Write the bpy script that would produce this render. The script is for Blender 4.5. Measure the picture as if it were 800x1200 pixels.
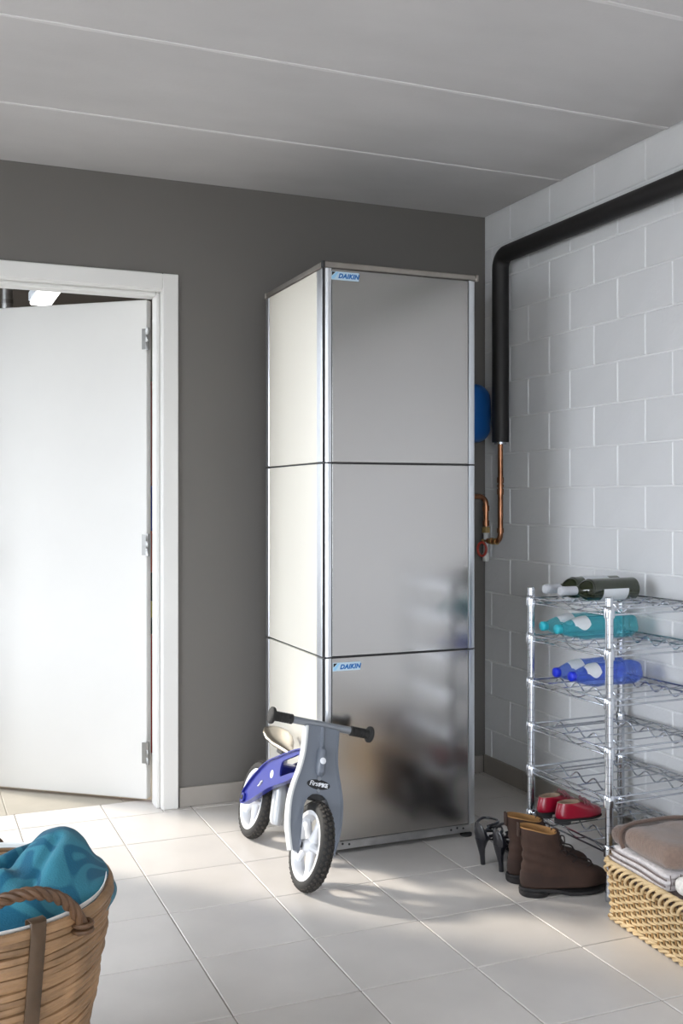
import bpy, bmesh, math, random
from mathutils import Vector, Matrix
random.seed(7)
PI = math.pi
R = math.radians
scene = bpy.context.scene
for o in list(bpy.data.objects):
    bpy.data.objects.remove(o)
COL = scene.collection

# ------------------------------------------------------------------ camera
FPX = 1218.0
cd = bpy.data.cameras.new('camera')
cam = bpy.data.objects.new('camera', cd)
COL.objects.link(cam)
cam.location = (0, 0, 1.23)
cam.rotation_euler = (R(90), 0, R(-22.64))
cd.sensor_fit = 'HORIZONTAL'
cd.sensor_width = 36.0
cd.lens = FPX / 800 * 36.0
cd.shift_y = -15.0 / 800
cd.clip_start = 0.05
scene.camera = cam

# ------------------------------------------------------------------ world, sun, daylight portals, exposure
world = bpy.data.worlds.new('World')
scene.world = world
world.use_nodes = True
wn = world.node_tree
bg = wn.nodes['Background']
bg.inputs[0].default_value = (0.86, 0.92, 1.0, 1)
bg.inputs[1].default_value = 12.2

sd = bpy.data.lights.new('sun', 'SUN')
sd.energy = 5.0
sd.angle = R(6.0)
sd.color = (1.0, 0.92, 0.80)
sun = bpy.data.objects.new('sun', sd)
COL.objects.link(sun)
SUN_AZ, SUN_EL = R(134), R(28)
sdir = Vector((math.cos(SUN_AZ) * math.cos(SUN_EL), math.sin(SUN_AZ) * math.cos(SUN_EL), math.sin(SUN_EL)))
sun.rotation_euler = sdir.to_track_quat('Z', 'Y').to_euler()
sun.location = (-3, 7, 4)

def portal(name, loc, rot, sx, sy):
    l = bpy.data.lights.new(name, 'AREA')
    l.shape = 'RECTANGLE'
    l.size, l.size_y = sx, sy
    l.cycles.is_portal = True
    o = bpy.data.objects.new(name, l)
    COL.objects.link(o)
    o.location, o.rotation_euler = loc, rot
    return o

XL, XR, YB, YF, ZC = -1.6, 2.40, 4.08, -2.4, 2.50      # room: left, right, back wall, wall behind camera, ceiling
WIN = (1.10, 2.85, 0.55, 2.00)                          # window in left wall: y0,y1,z0,z1
FILL_OPEN = (-1.4, 0.5, 0.0, 2.0)                            # unseen opening added behind the camera for fill light: x0,x1,z0,z1
WIN2 = (4.75, 6.9, 0.55, 2.35)                          # window of the room beyond the door
portal('daylight_window', (XL - 0.1, (WIN[0] + WIN[1]) / 2, (WIN[2] + WIN[3]) / 2), (0, R(-90), 0), WIN[3] - WIN[2], WIN[1] - WIN[0])
portal('daylight_fill', ((FILL_OPEN[0] + FILL_OPEN[1]) / 2, YF - 0.1, (FILL_OPEN[2] + FILL_OPEN[3]) / 2), (R(90), 0, 0), FILL_OPEN[1] - FILL_OPEN[0], FILL_OPEN[3] - FILL_OPEN[2])
portal('daylight_hall', (-1.0, (WIN2[0] + WIN2[1]) / 2, (WIN2[2] + WIN2[3]) / 2), (0, R(-90), 0), WIN2[3] - WIN2[2], WIN2[1] - WIN2[0])

vs = scene.view_settings
vs.view_transform = 'Standard'
vs.look = 'None'
vs.exposure = 0.1
vs.gamma = 1.0
vs.use_curve_mapping = False
scene.cycles.max_bounces = 10
scene.cycles.diffuse_bounces = 6
scene.cycles.glossy_bounces = 5
scene.cycles.transparent_max_bounces = 16
scene.cycles.caustics_reflective = False
scene.cycles.caustics_refractive = False
scene.cycles.use_denoising = True

# ------------------------------------------------------------------ materials
MATS = {}
def srgb(r, g, b):
    def f(c):
        c /= 255.0
        return c / 12.92 if c <= 0.04045 else ((c + 0.055) / 1.055) ** 2.4
    return (f(r), f(g), f(b), 1)

def mat(name, color, rough=0.5, metal=0.0, var=0.0, vscale=6.0, bump=0.0, bscale=80.0, objvar=0.0, stretch=None,
        coat=0.0, sheen=0.0, rvar=0.0, spec=0.5):
    if name in MATS:
        return MATS[name]
    m = bpy.data.materials.new(name)
    m.use_nodes = True
    nt = m.node_tree
    b = nt.nodes['Principled BSDF']
    b.inputs['Base Color'].default_value = color
    b.inputs['Roughness'].default_value = rough
    b.inputs['Metallic'].default_value = metal
    b.inputs['Specular IOR Level'].default_value = spec
    if coat:
        b.inputs['Coat Weight'].default_value = coat
        b.inputs['Coat Roughness'].default_value = 0.12
    if sheen:
        b.inputs['Sheen Weight'].default_value = sheen
    tc = nt.nodes.new('ShaderNodeTexCoord')
    src = tc.outputs['Object']
    if stretch:
        mp = nt.nodes.new('ShaderNodeMapping')
        mp.inputs['Scale'].default_value = stretch
        nt.links.new(src, mp.inputs['Vector'])
        src = mp.outputs['Vector']
    if var or objvar:
        hs = nt.nodes.new('ShaderNodeHueSaturation')
        hs.inputs['Color'].default_value = color
        val = None
        if var:
            n = nt.nodes.new('ShaderNodeTexNoise')
            n.inputs['Scale'].default_value = vscale
            n.inputs['Detail'].default_value = 5
            nt.links.new(src, n.inputs['Vector'])
            mr = nt.nodes.new('ShaderNodeMapRange')
            mr.inputs[1].default_value, mr.inputs[2].default_value = 0.3, 0.7
            mr.inputs[3].default_value, mr.inputs[4].default_value = 1 - var, 1 + var
            nt.links.new(n.outputs['Fac'], mr.inputs[0])
            val = mr.outputs[0]
        if objvar:
            oi = nt.nodes.new('ShaderNodeObjectInfo')
            mo = nt.nodes.new('ShaderNodeMapRange')
            mo.inputs[3].default_value, mo.inputs[4].default_value = 1 - objvar, 1 + objvar
            nt.links.new(oi.outputs['Random'], mo.inputs[0])
            if val is None:
                val = mo.outputs[0]
            else:
                mu = nt.nodes.new('ShaderNodeMath'); mu.operation = 'MULTIPLY'
                nt.links.new(val, mu.inputs[0]); nt.links.new(mo.outputs[0], mu.inputs[1])
                val = mu.outputs[0]
        nt.links.new(val, hs.inputs['Value'])
        nt.links.new(hs.outputs[0], b.inputs['Base Color'])
    if rvar:
        n = nt.nodes.new('ShaderNodeTexNoise')
        n.inputs['Scale'].default_value = vscale
        nt.links.new(src, n.inputs['Vector'])
        mr = nt.nodes.new('ShaderNodeMapRange')
        mr.inputs[3].default_value, mr.inputs[4].default_value = max(0, rough - rvar), rough + rvar
        nt.links.new(n.outputs['Fac'], mr.inputs[0])
        nt.links.new(mr.outputs[0], b.inputs['Roughness'])
    if bump:
        n2 = nt.nodes.new('ShaderNodeTexNoise')
        n2.inputs['Scale'].default_value = bscale
        n2.inputs['Detail'].default_value = 4
        nt.links.new(src, n2.inputs['Vector'])
        bu = nt.nodes.new('ShaderNodeBump')
        bu.inputs['Strength'].default_value = bump
        bu.inputs['Distance'].default_value = 0.004
        nt.links.new(n2.outputs['Fac'], bu.inputs['Height'])
        nt.links.new(bu.outputs[0], b.inputs['Normal'])
    MATS[name] = m
    return m

def clear_mat(name, color, fac, rough=0.05, tint=None):
    """tinted thin translucent plastic/glass: transparent + glossy body"""
    if name in MATS:
        return MATS[name]
    m = bpy.data.materials.new(name)
    m.use_nodes = True
    nt = m.node_tree
    b = nt.nodes['Principled BSDF']
    b.inputs['Base Color'].default_value = color
    b.inputs['Roughness'].default_value = rough
    b.inputs['Specular IOR Level'].default_value = 1.0
    b.inputs['Coat Weight'].default_value = 1.0
    t = nt.nodes.new('ShaderNodeBsdfTransparent')
    t.inputs[0].default_value = tint or color
    mx = nt.nodes.new('ShaderNodeMixShader')
    fr = nt.nodes.new('ShaderNodeLayerWeight'); fr.inputs[0].default_value = 0.35
    ma = nt.nodes.new('ShaderNodeMapRange')
    ma.inputs[3].default_value, ma.inputs[4].default_value = fac, min(1, fac + 0.5)
    nt.links.new(fr.outputs['Facing'], ma.inputs[0])
    nt.links.new(ma.outputs[0], mx.inputs[0])
    nt.links.new(t.outputs[0], mx.inputs[1])
    nt.links.new(b.outputs[0], mx.inputs[2])
    nt.links.new(mx.outputs[0], nt.nodes['Material Output'].inputs[0])
    MATS[name] = m
    return m

M_WALLG = mat('dark_grey_paint', srgb(104, 101, 97), 0.75, var=0.015, vscale=3, bump=0.04, bscale=160)
M_WHITE = mat('white_block_paint', srgb(225, 226, 228), 0.5, var=0.02, vscale=5, objvar=0.012, bump=0.25, bscale=60)
M_JOINT = mat('white_joint_paint', srgb(233, 234, 235), 0.55)
M_PLAIN = mat('plain_white_paint', srgb(222, 221, 218), 0.6, var=0.02)
M_CEIL = mat('painted_concrete', srgb(196, 194, 194), 0.8, var=0.045, vscale=2.2, bump=0.12, bscale=50, stretch=(1.2, 2.2, 1))
M_CSTRIP = mat('ceiling_filler', srgb(214, 212, 212), 0.75, var=0.04, vscale=14)
M_TILE = mat('floor_tile', srgb(209, 204, 199), 0.32, var=0.05, vscale=5.5, objvar=0.022, bump=0.05, bscale=30, rvar=0.08)
M_GROUT = mat('grout', srgb(165, 158, 150), 0.85)
M_SKIRT = mat('skirting_tile', srgb(150, 144, 137), 0.5, var=0.05, vscale=9)
M_DOORW = mat('white_door_paint', srgb(221, 220, 217), 0.35, var=0.01)
M_HINGE = mat('satin_hinge_metal', srgb(150, 150, 148), 0.35, 1.0)
M_HALLF = mat('hall_floor', srgb(165, 158, 145), 0.5, var=0.05, vscale=8)
M_HALLW = mat('hall_wall', srgb(120, 113, 104), 0.8, var=0.03)
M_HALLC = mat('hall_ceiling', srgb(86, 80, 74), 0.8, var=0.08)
M_STEEL = mat('brushed_steel', (0.46, 0.445, 0.43, 1), 0.20, 1.0)
M_SIDE = mat('painted_cream_reflection', srgb(230, 225, 213), 0.35, 0.15)  # steel sides: bright wall reflection put into the base colour as cream
M_ALU = mat('satin_aluminium', (0.72, 0.74, 0.77, 1), 0.30, 1.0)
M_ALU2 = mat('dull_top_trim', (0.36, 0.33, 0.30, 1), 0.42, 1.0, var=0.12, vscale=14)
M_CORE = mat('dark_gap', srgb(38, 38, 40), 0.6)
M_RAIL = mat('galvanised_rail', (0.42, 0.42, 0.42, 1), 0.4, 1.0, var=0.15, vscale=20)
M_RUB = mat('black_rubber', srgb(30, 29, 28), 0.75, bump=0.15, bscale=150)
M_RUBG = mat('dusty_tyre', srgb(52, 48, 44), 0.85, var=0.25, vscale=20)
M_CHROME = mat('chrome', (0.52, 0.54, 0.58, 1), 0.2, 1.0)
M_CHROMED = mat('chrome_groove', (0.30, 0.31, 0.33, 1), 0.3, 1.0)
M_FOAM = mat('black_pipe_insulation', srgb(26, 24, 24), 0.55, bump=0.12, bscale=60)
M_COPPER = mat('aged_shaded_copper', (0.36, 0.17, 0.095, 1), 0.36, 1.0, var=0.3, vscale=25)  # pipe stands in shadow; that shade is put into the darker base colour
M_BRASS = mat('brass', (0.55, 0.40, 0.18, 1), 0.35, 1.0, var=0.2, vscale=30)
M_VESS = mat('blue_vessel_paint', srgb(24, 84, 150), 0.35)
M_PVC = mat('grey_white_plastic', srgb(205, 205, 202), 0.45)
M_REDP = mat('dull_red_plastic', srgb(150, 50, 38), 0.5)

# ------------------------------------------------------------------ mesh helpers
def link(o, parent=None):
    COL.objects.link(o)
    if parent is not None:
        o.parent = parent
    return o

def obj(name, verts, faces, m, parent=None, smooth=True, angle=40):
    me = bpy.data.meshes.new(name)
    me.from_pydata([tuple(v) for v in verts], [], faces)
    bm = bmesh.new(); bm.from_mesh(me)
    bmesh.ops.recalc_face_normals(bm, faces=bm.faces)
    bm.to_mesh(me); bm.free()
    me.materials.append(m)
    if smooth:
        me.polygons.foreach_set('use_smooth', [True] * len(me.polygons))
        if angle < 180:
            me.set_sharp_from_angle(angle=R(angle))
    o = bpy.data.objects.new(name, me)
    return link(o, parent)

def share(name, me, parent=None, loc=(0, 0, 0), rot=(0, 0, 0)):
    o = bpy.data.objects.new(name, me)
    o.location, o.rotation_euler = loc, rot
    return link(o, parent)

def thing(name, label, cat, loc=(0, 0, 0), rot=(0, 0, 0), group=None):
    o = bpy.data.objects.new(name, None)
    o.empty_display_size = 0.05
    COL.objects.link(o)
    o.location, o.rotation_euler = loc, rot
    o['label'], o['category'] = label, cat
    if group:
        o['group'] = group
    return o

def struct(o):
    o['kind'] = 'structure'
    return o

def copy_tree(o, parent=None):
    c = o.copy()
    COL.objects.link(c)
    c.parent = parent
    for ch in list(o.children):
        copy_tree(ch, c)
    return c

def bbox(lo, hi, bevel=0.0, seg=1):
    bm = bmesh.new()
    bmesh.ops.create_cube(bm, size=1)
    for v in bm.verts:
        for i in range(3):
            v.co[i] = lo[i] if v.co[i] < 0 else hi[i]
    if bevel:
        bmesh.ops.bevel(bm, geom=bm.edges[:], offset=bevel, segments=seg, profile=0.5, affect='EDGES')
    V = [v.co.copy() for v in bm.verts]
    F = [[v.index for v in f.verts] for f in bm.faces]
    bm.free()
    return V, F

def box(name, lo, hi, m, parent=None, bevel=0.0, seg=1):
    V, F = bbox(lo, hi, bevel, seg)
    return obj(name, V, F, m, parent, smooth=seg > 1, angle=30)

class MB:
    def __init__(s):
        s.v, s.f = [], []
    def add(s, V, F, mtx=None):
        n = len(s.v)
        s.v += [mtx @ Vector(v) if mtx else Vector(v) for v in V]
        s.f += [[i + n for i in f] for f in F]
        return s
    def box(s, lo, hi, bevel=0.0, seg=1, mtx=None):
        return s.add(*bbox(lo, hi, bevel, seg), mtx)
    def tube(s, path, r, n=8, closed=False, caps=True, flat=None):
        return s.add(*tube(path, r, n, closed, caps, flat))
    def lathe(s, prof, n=24, mtx=None):
        return s.add(*lathe(prof, n), mtx)
    def build(s, name, m, parent=None, smooth=True, angle=40):
        return obj(name, s.v, s.f, m, parent, smooth, angle)

def tube(path, r, n=8, closed=False, caps=True, flat=None):
    """sweep an n-gon along path; r number or list; flat = (normal vector, ratio) squashes along that normal"""
    P = [Vector(p) for p in path]
    N = len(P)
    V, F = [], []
    T = []
    for i in range(N):
        if closed:
            t = P[(i + 1) % N] - P[i - 1]
        else:
            t = P[min(i + 1, N - 1)] - P[max(i - 1, 0)]
        T.append(t.normalized())
    up = Vector((0, 0, 1)) if abs(T[0].z) < 0.9 else Vector((1, 0, 0))
    a = (up - T[0] * up.dot(T[0])).normalized()
    fr = []
    for i in range(N):
        a = a - T[i] * a.dot(T[i])
        a.normalize()
        fr.append((a.copy(), T[i].cross(a)))
    for i in range(N):
        rr = r[i] if isinstance(r, (list, tuple)) else r
        u, w = fr[i]
        for k in range(n):
            an = 2 * PI * k / n
            off = u * math.cos(an) * rr + w * math.sin(an) * rr
            if flat:
                fn = Vector(flat[0]).normalized()
                off = off - fn * off.dot(fn) * (1 - flat[1])
            V.append(P[i] + off)
    for i in range(N if closed else N - 1):
        j = (i + 1) % N
        for k in range(n):
            k2 = (k + 1) % n
            F.append([i * n + k, i * n + k2, j * n + k2, j * n + k])
    if caps and not closed:
        F.append(list(range(n - 1, -1, -1)))
        F.append([(N - 1) * n + k for k in range(n)])
    return V, F

def lathe(prof, n=24):
    """profile [(r,z)] about Z"""
    V, F = [], []
    for r, z in prof:
        for k in range(n):
            a = 2 * PI * k / n
            V.append(Vector((r * math.cos(a), r * math.sin(a), z)))
    for i in range(len(prof) - 1):
        for k in range(n):
            k2 = (k + 1) % n
            F.append([i * n + k, i * n + k2, (i + 1) * n + k2, (i + 1) * n + k])
    if prof[0][0] > 1e-5:
        F.append(list(range(n - 1, -1, -1)))
    if prof[-1][0] > 1e-5:
        F.append([(len(prof) - 1) * n + k for k in range(n)])
    return V, F

def loft(rings, cap0=True, cap1=True):
    n = len(rings[0])
    V = [Vector(p) for r in rings for p in r]
    F = []
    for i in range(len(rings) - 1):
        for k in range(n):
            k2 = (k + 1) % n
            F.append([i * n + k, i * n + k2, (i + 1) * n + k2, (i + 1) * n + k])
    if cap0:
        F.append(list(range(n - 1, -1, -1)))
    if cap1:
        F.append([(len(rings) - 1) * n + k for k in range(n)])
    return V, F

def prism(pts, depth, ax):
    """extrude closed outline; pts 2D -> 3D through ax(u,v,w), w from 0..depth"""
    n = len(pts)
    V = [ax(u, v, 0) for u, v in pts] + [ax(u, v, depth) for u, v in pts]
    F = [list(range(n - 1, -1, -1)), list(range(n, 2 * n))]
    for k in range(n):
        k2 = (k + 1) % n
        F.append([k, k2, n + k2, n + k])
    return V, F

def spline(pts, m=6, closed=False):
    """Catmull-Rom through pts"""
    P = [Vector(p) for p in pts]
    N = len(P)
    out = []
    for i in range(N if closed else N - 1):
        p0 = P[i - 1] if (closed or i > 0) else P[0]
        p1 = P[i]
        p2 = P[(i + 1) % N]
        p3 = P[(i + 2) % N] if (closed or i + 2 < N) else P[-1]
        for k in range(m):
            t = k / m
            out.append(0.5 * ((2 * p1) + (p2 - p0) * t + (2 * p0 - 5 * p1 + 4 * p2 - p3) * t * t + (3 * p1 - p0 - 3 * p2 + p3) * t ** 3))
    if not closed:
        out.append(P[-1])
    return out

def lerp_table(tab, x):
    if x <= tab[0][0]:
        return tab[0][1]
    for (a, b), (c, d) in zip(tab, tab[1:]):
        if x <= c:
            t = (x - a) / (c - a)
            return b + (d - b) * t
    return tab[-1][1]

def smooth_table(tab, x):
    if x <= tab[0][0]:
        return tab[0][1]
    if x >= tab[-1][0]:
        return tab[-1][1]
    for i in range(len(tab) - 1):
        if x <= tab[i + 1][0]:
            x0, y0 = tab[i]; x1, y1 = tab[i + 1]
            h = x1 - x0; t = (x - x0) / h
            m0 = (y1 - tab[i - 1][1]) / (x1 - tab[i - 1][0]) if i > 0 else (y1 - y0) / h
            m1 = (tab[i + 2][1] - y0) / (tab[i + 2][0] - x0) if i + 2 < len(tab) else (y1 - y0) / h
            return ((2*t**3 - 3*t*t + 1) * y0 + (t**3 - 2*t*t + t) * h * m0 + (-2*t**3 + 3*t*t) * y1 + (t**3 - t*t) * h * m1)

def text(name, s, size, m, parent, mtx, shear=0.0, bold=0.0, depth=0.0004, spacing=1.0):
    cu = bpy.data.curves.new(name, 'FONT')
    cu.body = s
    cu.size = size
    cu.shear = shear
    cu.offset = bold
    cu.extrude = depth
    cu.space_character = spacing
    cu.align_x, cu.align_y = 'CENTER', 'CENTER'
    t = bpy.data.objects.new(name, cu)
    COL.objects.link(t)
    bpy.context.view_layer.update()
    dg = bpy.context.evaluated_depsgraph_get()
    me = bpy.data.meshes.new_from_object(t.evaluated_get(dg))
    bpy.data.objects.remove(t)
    me.transform(mtx)
    me.materials.clear()
    me.materials.append(m)
    o = bpy.data.objects.new(name, me)
    return link(o, parent)

# ================================================================== THE ROOM
# floor: slab in grout colour, tiles as pieces
fl = struct(box('floor', (XL - 0.1, YF - 0.1, -0.12), (XR + 0.1, 4.235, -0.003), M_GROUT))
PT = 0.331
gx, gy = 0.715, 2.715
tcache = {}
def tile(x0, y0, x1, y1):
    w, h = round(x1 - x0 - 0.004, 4), round(y1 - y0 - 0.004, 4)
    if w < 0.012 or h < 0.012:
        return
    if (w, h) not in tcache:
        V, F = bbox((-w / 2, -h / 2, -0.009), (w / 2, h / 2, 0), 0.0015)
        o = obj('tile', V, F, M_TILE, fl, smooth=False)
        o.location = ((x0 + x1) / 2, (y0 + y1) / 2, 0)
        tcache[(w, h)] = o.data
    else:
        share('tile', tcache[(w, h)], fl, ((x0 + x1) / 2, (y0 + y1) / 2, 0))
DX0, DX1 = -0.12, 0.93         # door opening between the linings
i0 = math.floor((XL - gx) / PT); i1 = math.ceil((XR - gx) / PT)
j0 = math.floor((YF - gy) / PT); j1 = math.ceil((YB - gy) / PT)
for j in range(j0, j1 + 1):
    for i in range(i0, i1):
        x0, x1 = gx + i * PT, gx + (i + 1) * PT
        y0, y1 = gy + j * PT, gy + (j + 1) * PT
        x0, x1, y0 = max(x0, XL), min(x1, XR), max(y0, YF)
        if y0 < YB:
            if y1 > YB and x0 < DX1 and x1 > DX0:
                tile(max(x0, DX0), y0, min(x1, DX1), min(y1, 4.235))
                if x1 > DX1:
                    tile(DX1, y0, x1, YB)
                if x0 < DX0:
                    tile(x0, y0, DX0, YB)
            else:
                tile(x0, y0, x1, min(y1, YB))

# ceiling: concrete planks with lighter filler strips
ce = struct(box('ceiling', (XL - 0.1, YF - 0.1, ZC + 0.012), (XR + 0.1, 4.2, ZC + 0.12), M_CSTRIP))
ys = [YB, 3.485, 2.855, 2.190, 1.555, 0.965, 0.335, -0.295, -0.925, -1.555, YF]
for a, b in zip(ys, ys[1:]):
    box('ceiling_plank', (XL, b + 0.006, ZC), (XR, a - 0.006 if a < YB else a, ZC + 0.012), M_CEIL, ce, 0.002)
for k, y in enumerate(ys[1:-1]):
    n = 60
    rings = []
    for q in range(n + 1):
        x = XL + (XR - XL) * q / n
        h = 0.0085 + 0.0022 * math.sin(q * 1.7 + k) + random.uniform(-0.0012, 0.0012)
        rings.append([(x, y - h, ZC + 0.004), (x, y - h * 0.7, ZC - 0.0022), (x, y + h * 0.7, ZC - 0.0022), (x, y + h, ZC + 0.004)])
    obj('joint_strip', *loft(rings), M_CSTRIP, ce)

# right wall: painted blocks over a mortar backing
wr = struct(box('wall_right', (XR + 0.0035, YF - 0.1, -0.1), (XR + 0.16, 4.25, ZC + 0.05), M_JOINT))
PZ, PY = 0.1535, 0.297
bc = {}
rest = MB()
k = 0
zj = [1.737 + PZ * q for q in range(-12, 6)]
for q in range(-12, 5):
    z0, z1 = 1.737 + PZ * q, 1.737 + PZ * (q + 1)
    z0, z1 = max(z0, 0), min(z1, ZC)
    if z1 - z0 < 0.02:
        continue
    ph = 2.970 if q % 2 == 0 else 2.828
    nb = 0
    for s in range(-20, 6):
        y0, y1 = ph + PY * s, ph + PY * (s + 1)
        y0, y1 = max(y0, YF), min(y1, YB)
        if y1 - y0 < 0.02:
            continue
        w, h = round(y1 - y0 - 0.006, 4), round(z1 - z0 - 0.005, 4)
        c = (XR, (y0 + y1) / 2, (z0 + z1) / 2)
        if y1 < 0.9:
            rest.box((0 + c[0], y0 + 0.0035, z0 + 0.0035), (c[0] + 0.01, y1 - 0.0035, z1 - 0.0035))
            continue
        if (w, h) not in bc:
            V, F = bbox((0, -w / 2, -h / 2), (0.012, w / 2, h / 2), 0.003)
            o = obj('block', V, F, M_WHITE, wr, smooth=False)
            o.location = c
            bc[(w, h)] = o.data
        else:
            o = share('block', bc[(w, h)], wr, c)
        o.location.x += random.uniform(-0.0008, 0.0008)
ro = rest.build('block_courses', M_WHITE, wr, smooth=False)
ro['kind'] = 'stuff'

# back wall with the doorway, left wall with window, wall behind the camera with the added fill opening
DH = 2.055
b = MB()
b.box((XL - 0.1, YB, -0.1), (DX0 - 0.03, 4.205, ZC + 0.05))
b.box((DX1 + 0.03, YB, -0.1), (XR + 0.003, 4.205, ZC + 0.05))
b.box((DX0 - 0.03, YB, DH + 0.03), (DX1 + 0.03, 4.205, ZC + 0.05))
struct(b.build('wall_back', M_WALLG, smooth=False))
b = MB()
y0, y1, z0, z1 = WIN
b.box((XL - 0.15, YF, -0.1), (XL, y0, ZC + 0.05)); b.box((XL - 0.15, y1, -0.1), (XL, YB, ZC + 0.05))
b.box((XL - 0.15, y0, -0.1), (XL, y1, z0)); b.box((XL - 0.15, y0, z1), (XL, y1, ZC + 0.05))
struct(b.build('wall_left', M_PLAIN, smooth=False))
b = MB()
x0, x1, z0, z1 = FILL_OPEN
b.box((XL - 0.15, YF - 0.15, -0.1), (x0, YF, ZC + 0.05)); b.box((x1, YF - 0.15, -0.1), (XR + 0.16, YF, ZC + 0.05))
b.box((x0, YF - 0.15, z1), (x1, YF, ZC + 0.05))
struct(b.build('wall_front', M_PLAIN, smooth=False))
y0, y1, z0, z1 = WIN
w = MB()
for lo, hi in (((y0, z0), (y0 + 0.05, z1)), ((y1 - 0.05, z0), (y1, z1)), ((y0, z0), (y1, z0 + 0.05)), ((y0, z1 - 0.05), (y1, z1)), (((y0 + y1) / 2 - 0.025, z0), ((y0 + y1) / 2 + 0.025, z1))):
    w.box((XL - 0.09, lo[0], lo[1]), (XL - 0.04, hi[0], hi[1]))
struct(w.build('window_1', M_DOORW, smooth=False))
struct(box('ground', (-14, -14, -0.2), (14, 16, -0.13), mat('outdoor_ground', srgb(150, 148, 143), 0.9, var=0.1)))

# skirtings
bb = struct(thing('baseboard_back', 'x', 'x')); del bb['label']; del bb['category']
x = 1.0
while x < XR - 0.012:
    e = min(x + 0.329, XR - 0.008)
    box('skirting_tile', (x, YB - 0.009, 0.0005), (e - 0.003, YB, 0.078), M_SKIRT, bb, 0.0015)
    x = e
br = struct(thing('baseboard_right', 'x', 'x')); del br['label']; del br['category']
y = YB - 0.01
while y > 0.6:
    box('skirting_tile', (XR - 0.009, y - 0.327, 0.0005), (XR + 0.001, y, 0.082), M_SKIRT, br, 0.0015)
    y -= 0.331

# door 1: casing, lining, stop, leaf with three hinges
d1 = struct(thing('door_1', 'x', 'x')); del d1['label']; del d1['category']
cas = 0.063
def cbox(name, lo, hi, par=d1, bev=0.003):
    return box(name, lo, hi, M_DOORW, par, bev)
cbox('casing', (DX1, YB - 0.018, 0), (DX1 + cas, YB, 2.06 + cas))
cbox('casing', (DX0 - cas, YB - 0.018, 0), (DX0, YB, 2.06 + cas))
cbox('casing', (DX0, YB - 0.018, 2.06), (DX1, YB, 2.06 + cas))
cbox('lining', (DX1 - 0.004, YB - 0.01, 0), (DX1 + 0.03, 4.215, 2.06))
cbox('lining', (DX0 - 0.03, YB - 0.01, 0), (DX0 + 0.004, 4.215, 2.06))
cbox('lining', (DX0, YB - 0.01, 2.052), (DX1, 4.215, 2.082))
cbox('stop', (DX1 - 0.02, YB + 0.012, 0), (DX1 - 0.004, 4.168, 2.052), bev=0.004)
cbox('stop', (DX0 + 0.004, YB + 0.012, 0), (DX0 + 0.02, 4.168, 2.052), bev=0.004)
cbox('stop', (DX0 + 0.02, YB + 0.012, 2.036), (DX1 - 0.02, 4.168, 2.052), bev=0.004)
LEN = 0.93
leaf = box('leaf', (-LEN, -0.04, 0.012), (-0.008, 0.0, 2.040), M_DOORW, d1, 0.003)
leaf.location = (0.925, 4.222, 0)
leaf.rotation_euler = (0, 0, R(-38.7))
for z in (0.20, 1.045, 1.88):
    h = MB()
    h.lathe([(0.0075, z - 0.045), (0.0075, z - 0.016), (0.0068, z - 0.015), (0.0075, z - 0.014), (0.0075, z + 0.014), (0.0068, z + 0.015), (0.0075, z + 0.016), (0.0075, z + 0.045)], 12,
            Matrix.Translation((-0.001, -0.045, 0)))
    h.box((-0.028, -0.0425, z - 0.042), (-0.004, -0.0395, z + 0.042))
    h.build('hinge', M_HINGE, leaf)
hd = MB()
hd.tube([(-LEN + 0.06, -0.045, 1.04), (-LEN + 0.06, -0.09, 1.04), (-LEN + 0.09, -0.095, 1.04), (-LEN + 0.18, -0.095, 1.04)], 0.009, 10)
hd.box((-LEN + 0.035, -0.046, 0.95), (-LEN + 0.085, -0.04, 1.12), 0.002)
hd.build('handle', M_HINGE, leaf)

# room beyond the door
struct(box('floor_hall', (-1.0, 4.235, -0.12), (2.5, 7.2, -0.004), M_HALLF))
hall = bpy.data.objects['floor_hall']
for i in range(8):
    for j in range(7):
        box('tile', (-0.99 + i * 0.45, 4.237 + j * 0.45, -0.01), (-0.99 + i * 0.45 + 0.446, 4.237 + j * 0.45 + 0.446, -0.001), M_HALLF, hall, 0.001)
struct(box('ceiling_hall', (-1.1, 4.205, 2.48), (2.6, 7.3, 2.6), M_HALLC))
b = MB()
b.box((-1.12, 7.2, -0.1), (2.62, 7.3, 2.6)); b.box((2.5, 4.25, -0.1), (2.62, 7.2, 2.5))
y0, y1, z0, z1 = WIN2
b.box((-1.12, 4.205, -0.1), (-1.0, y0, 2.5)); b.box((-1.12, y1, -0.1), (-1.0, 7.2, 2.5))
b.box((-1.12, y0, -0.1), (-1.0, y1, z0)); b.box((-1.12, y0, z1), (-1.0, y1, 2.5))
struct(b.build('wall_hall', M_HALLW, smooth=False))

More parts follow.
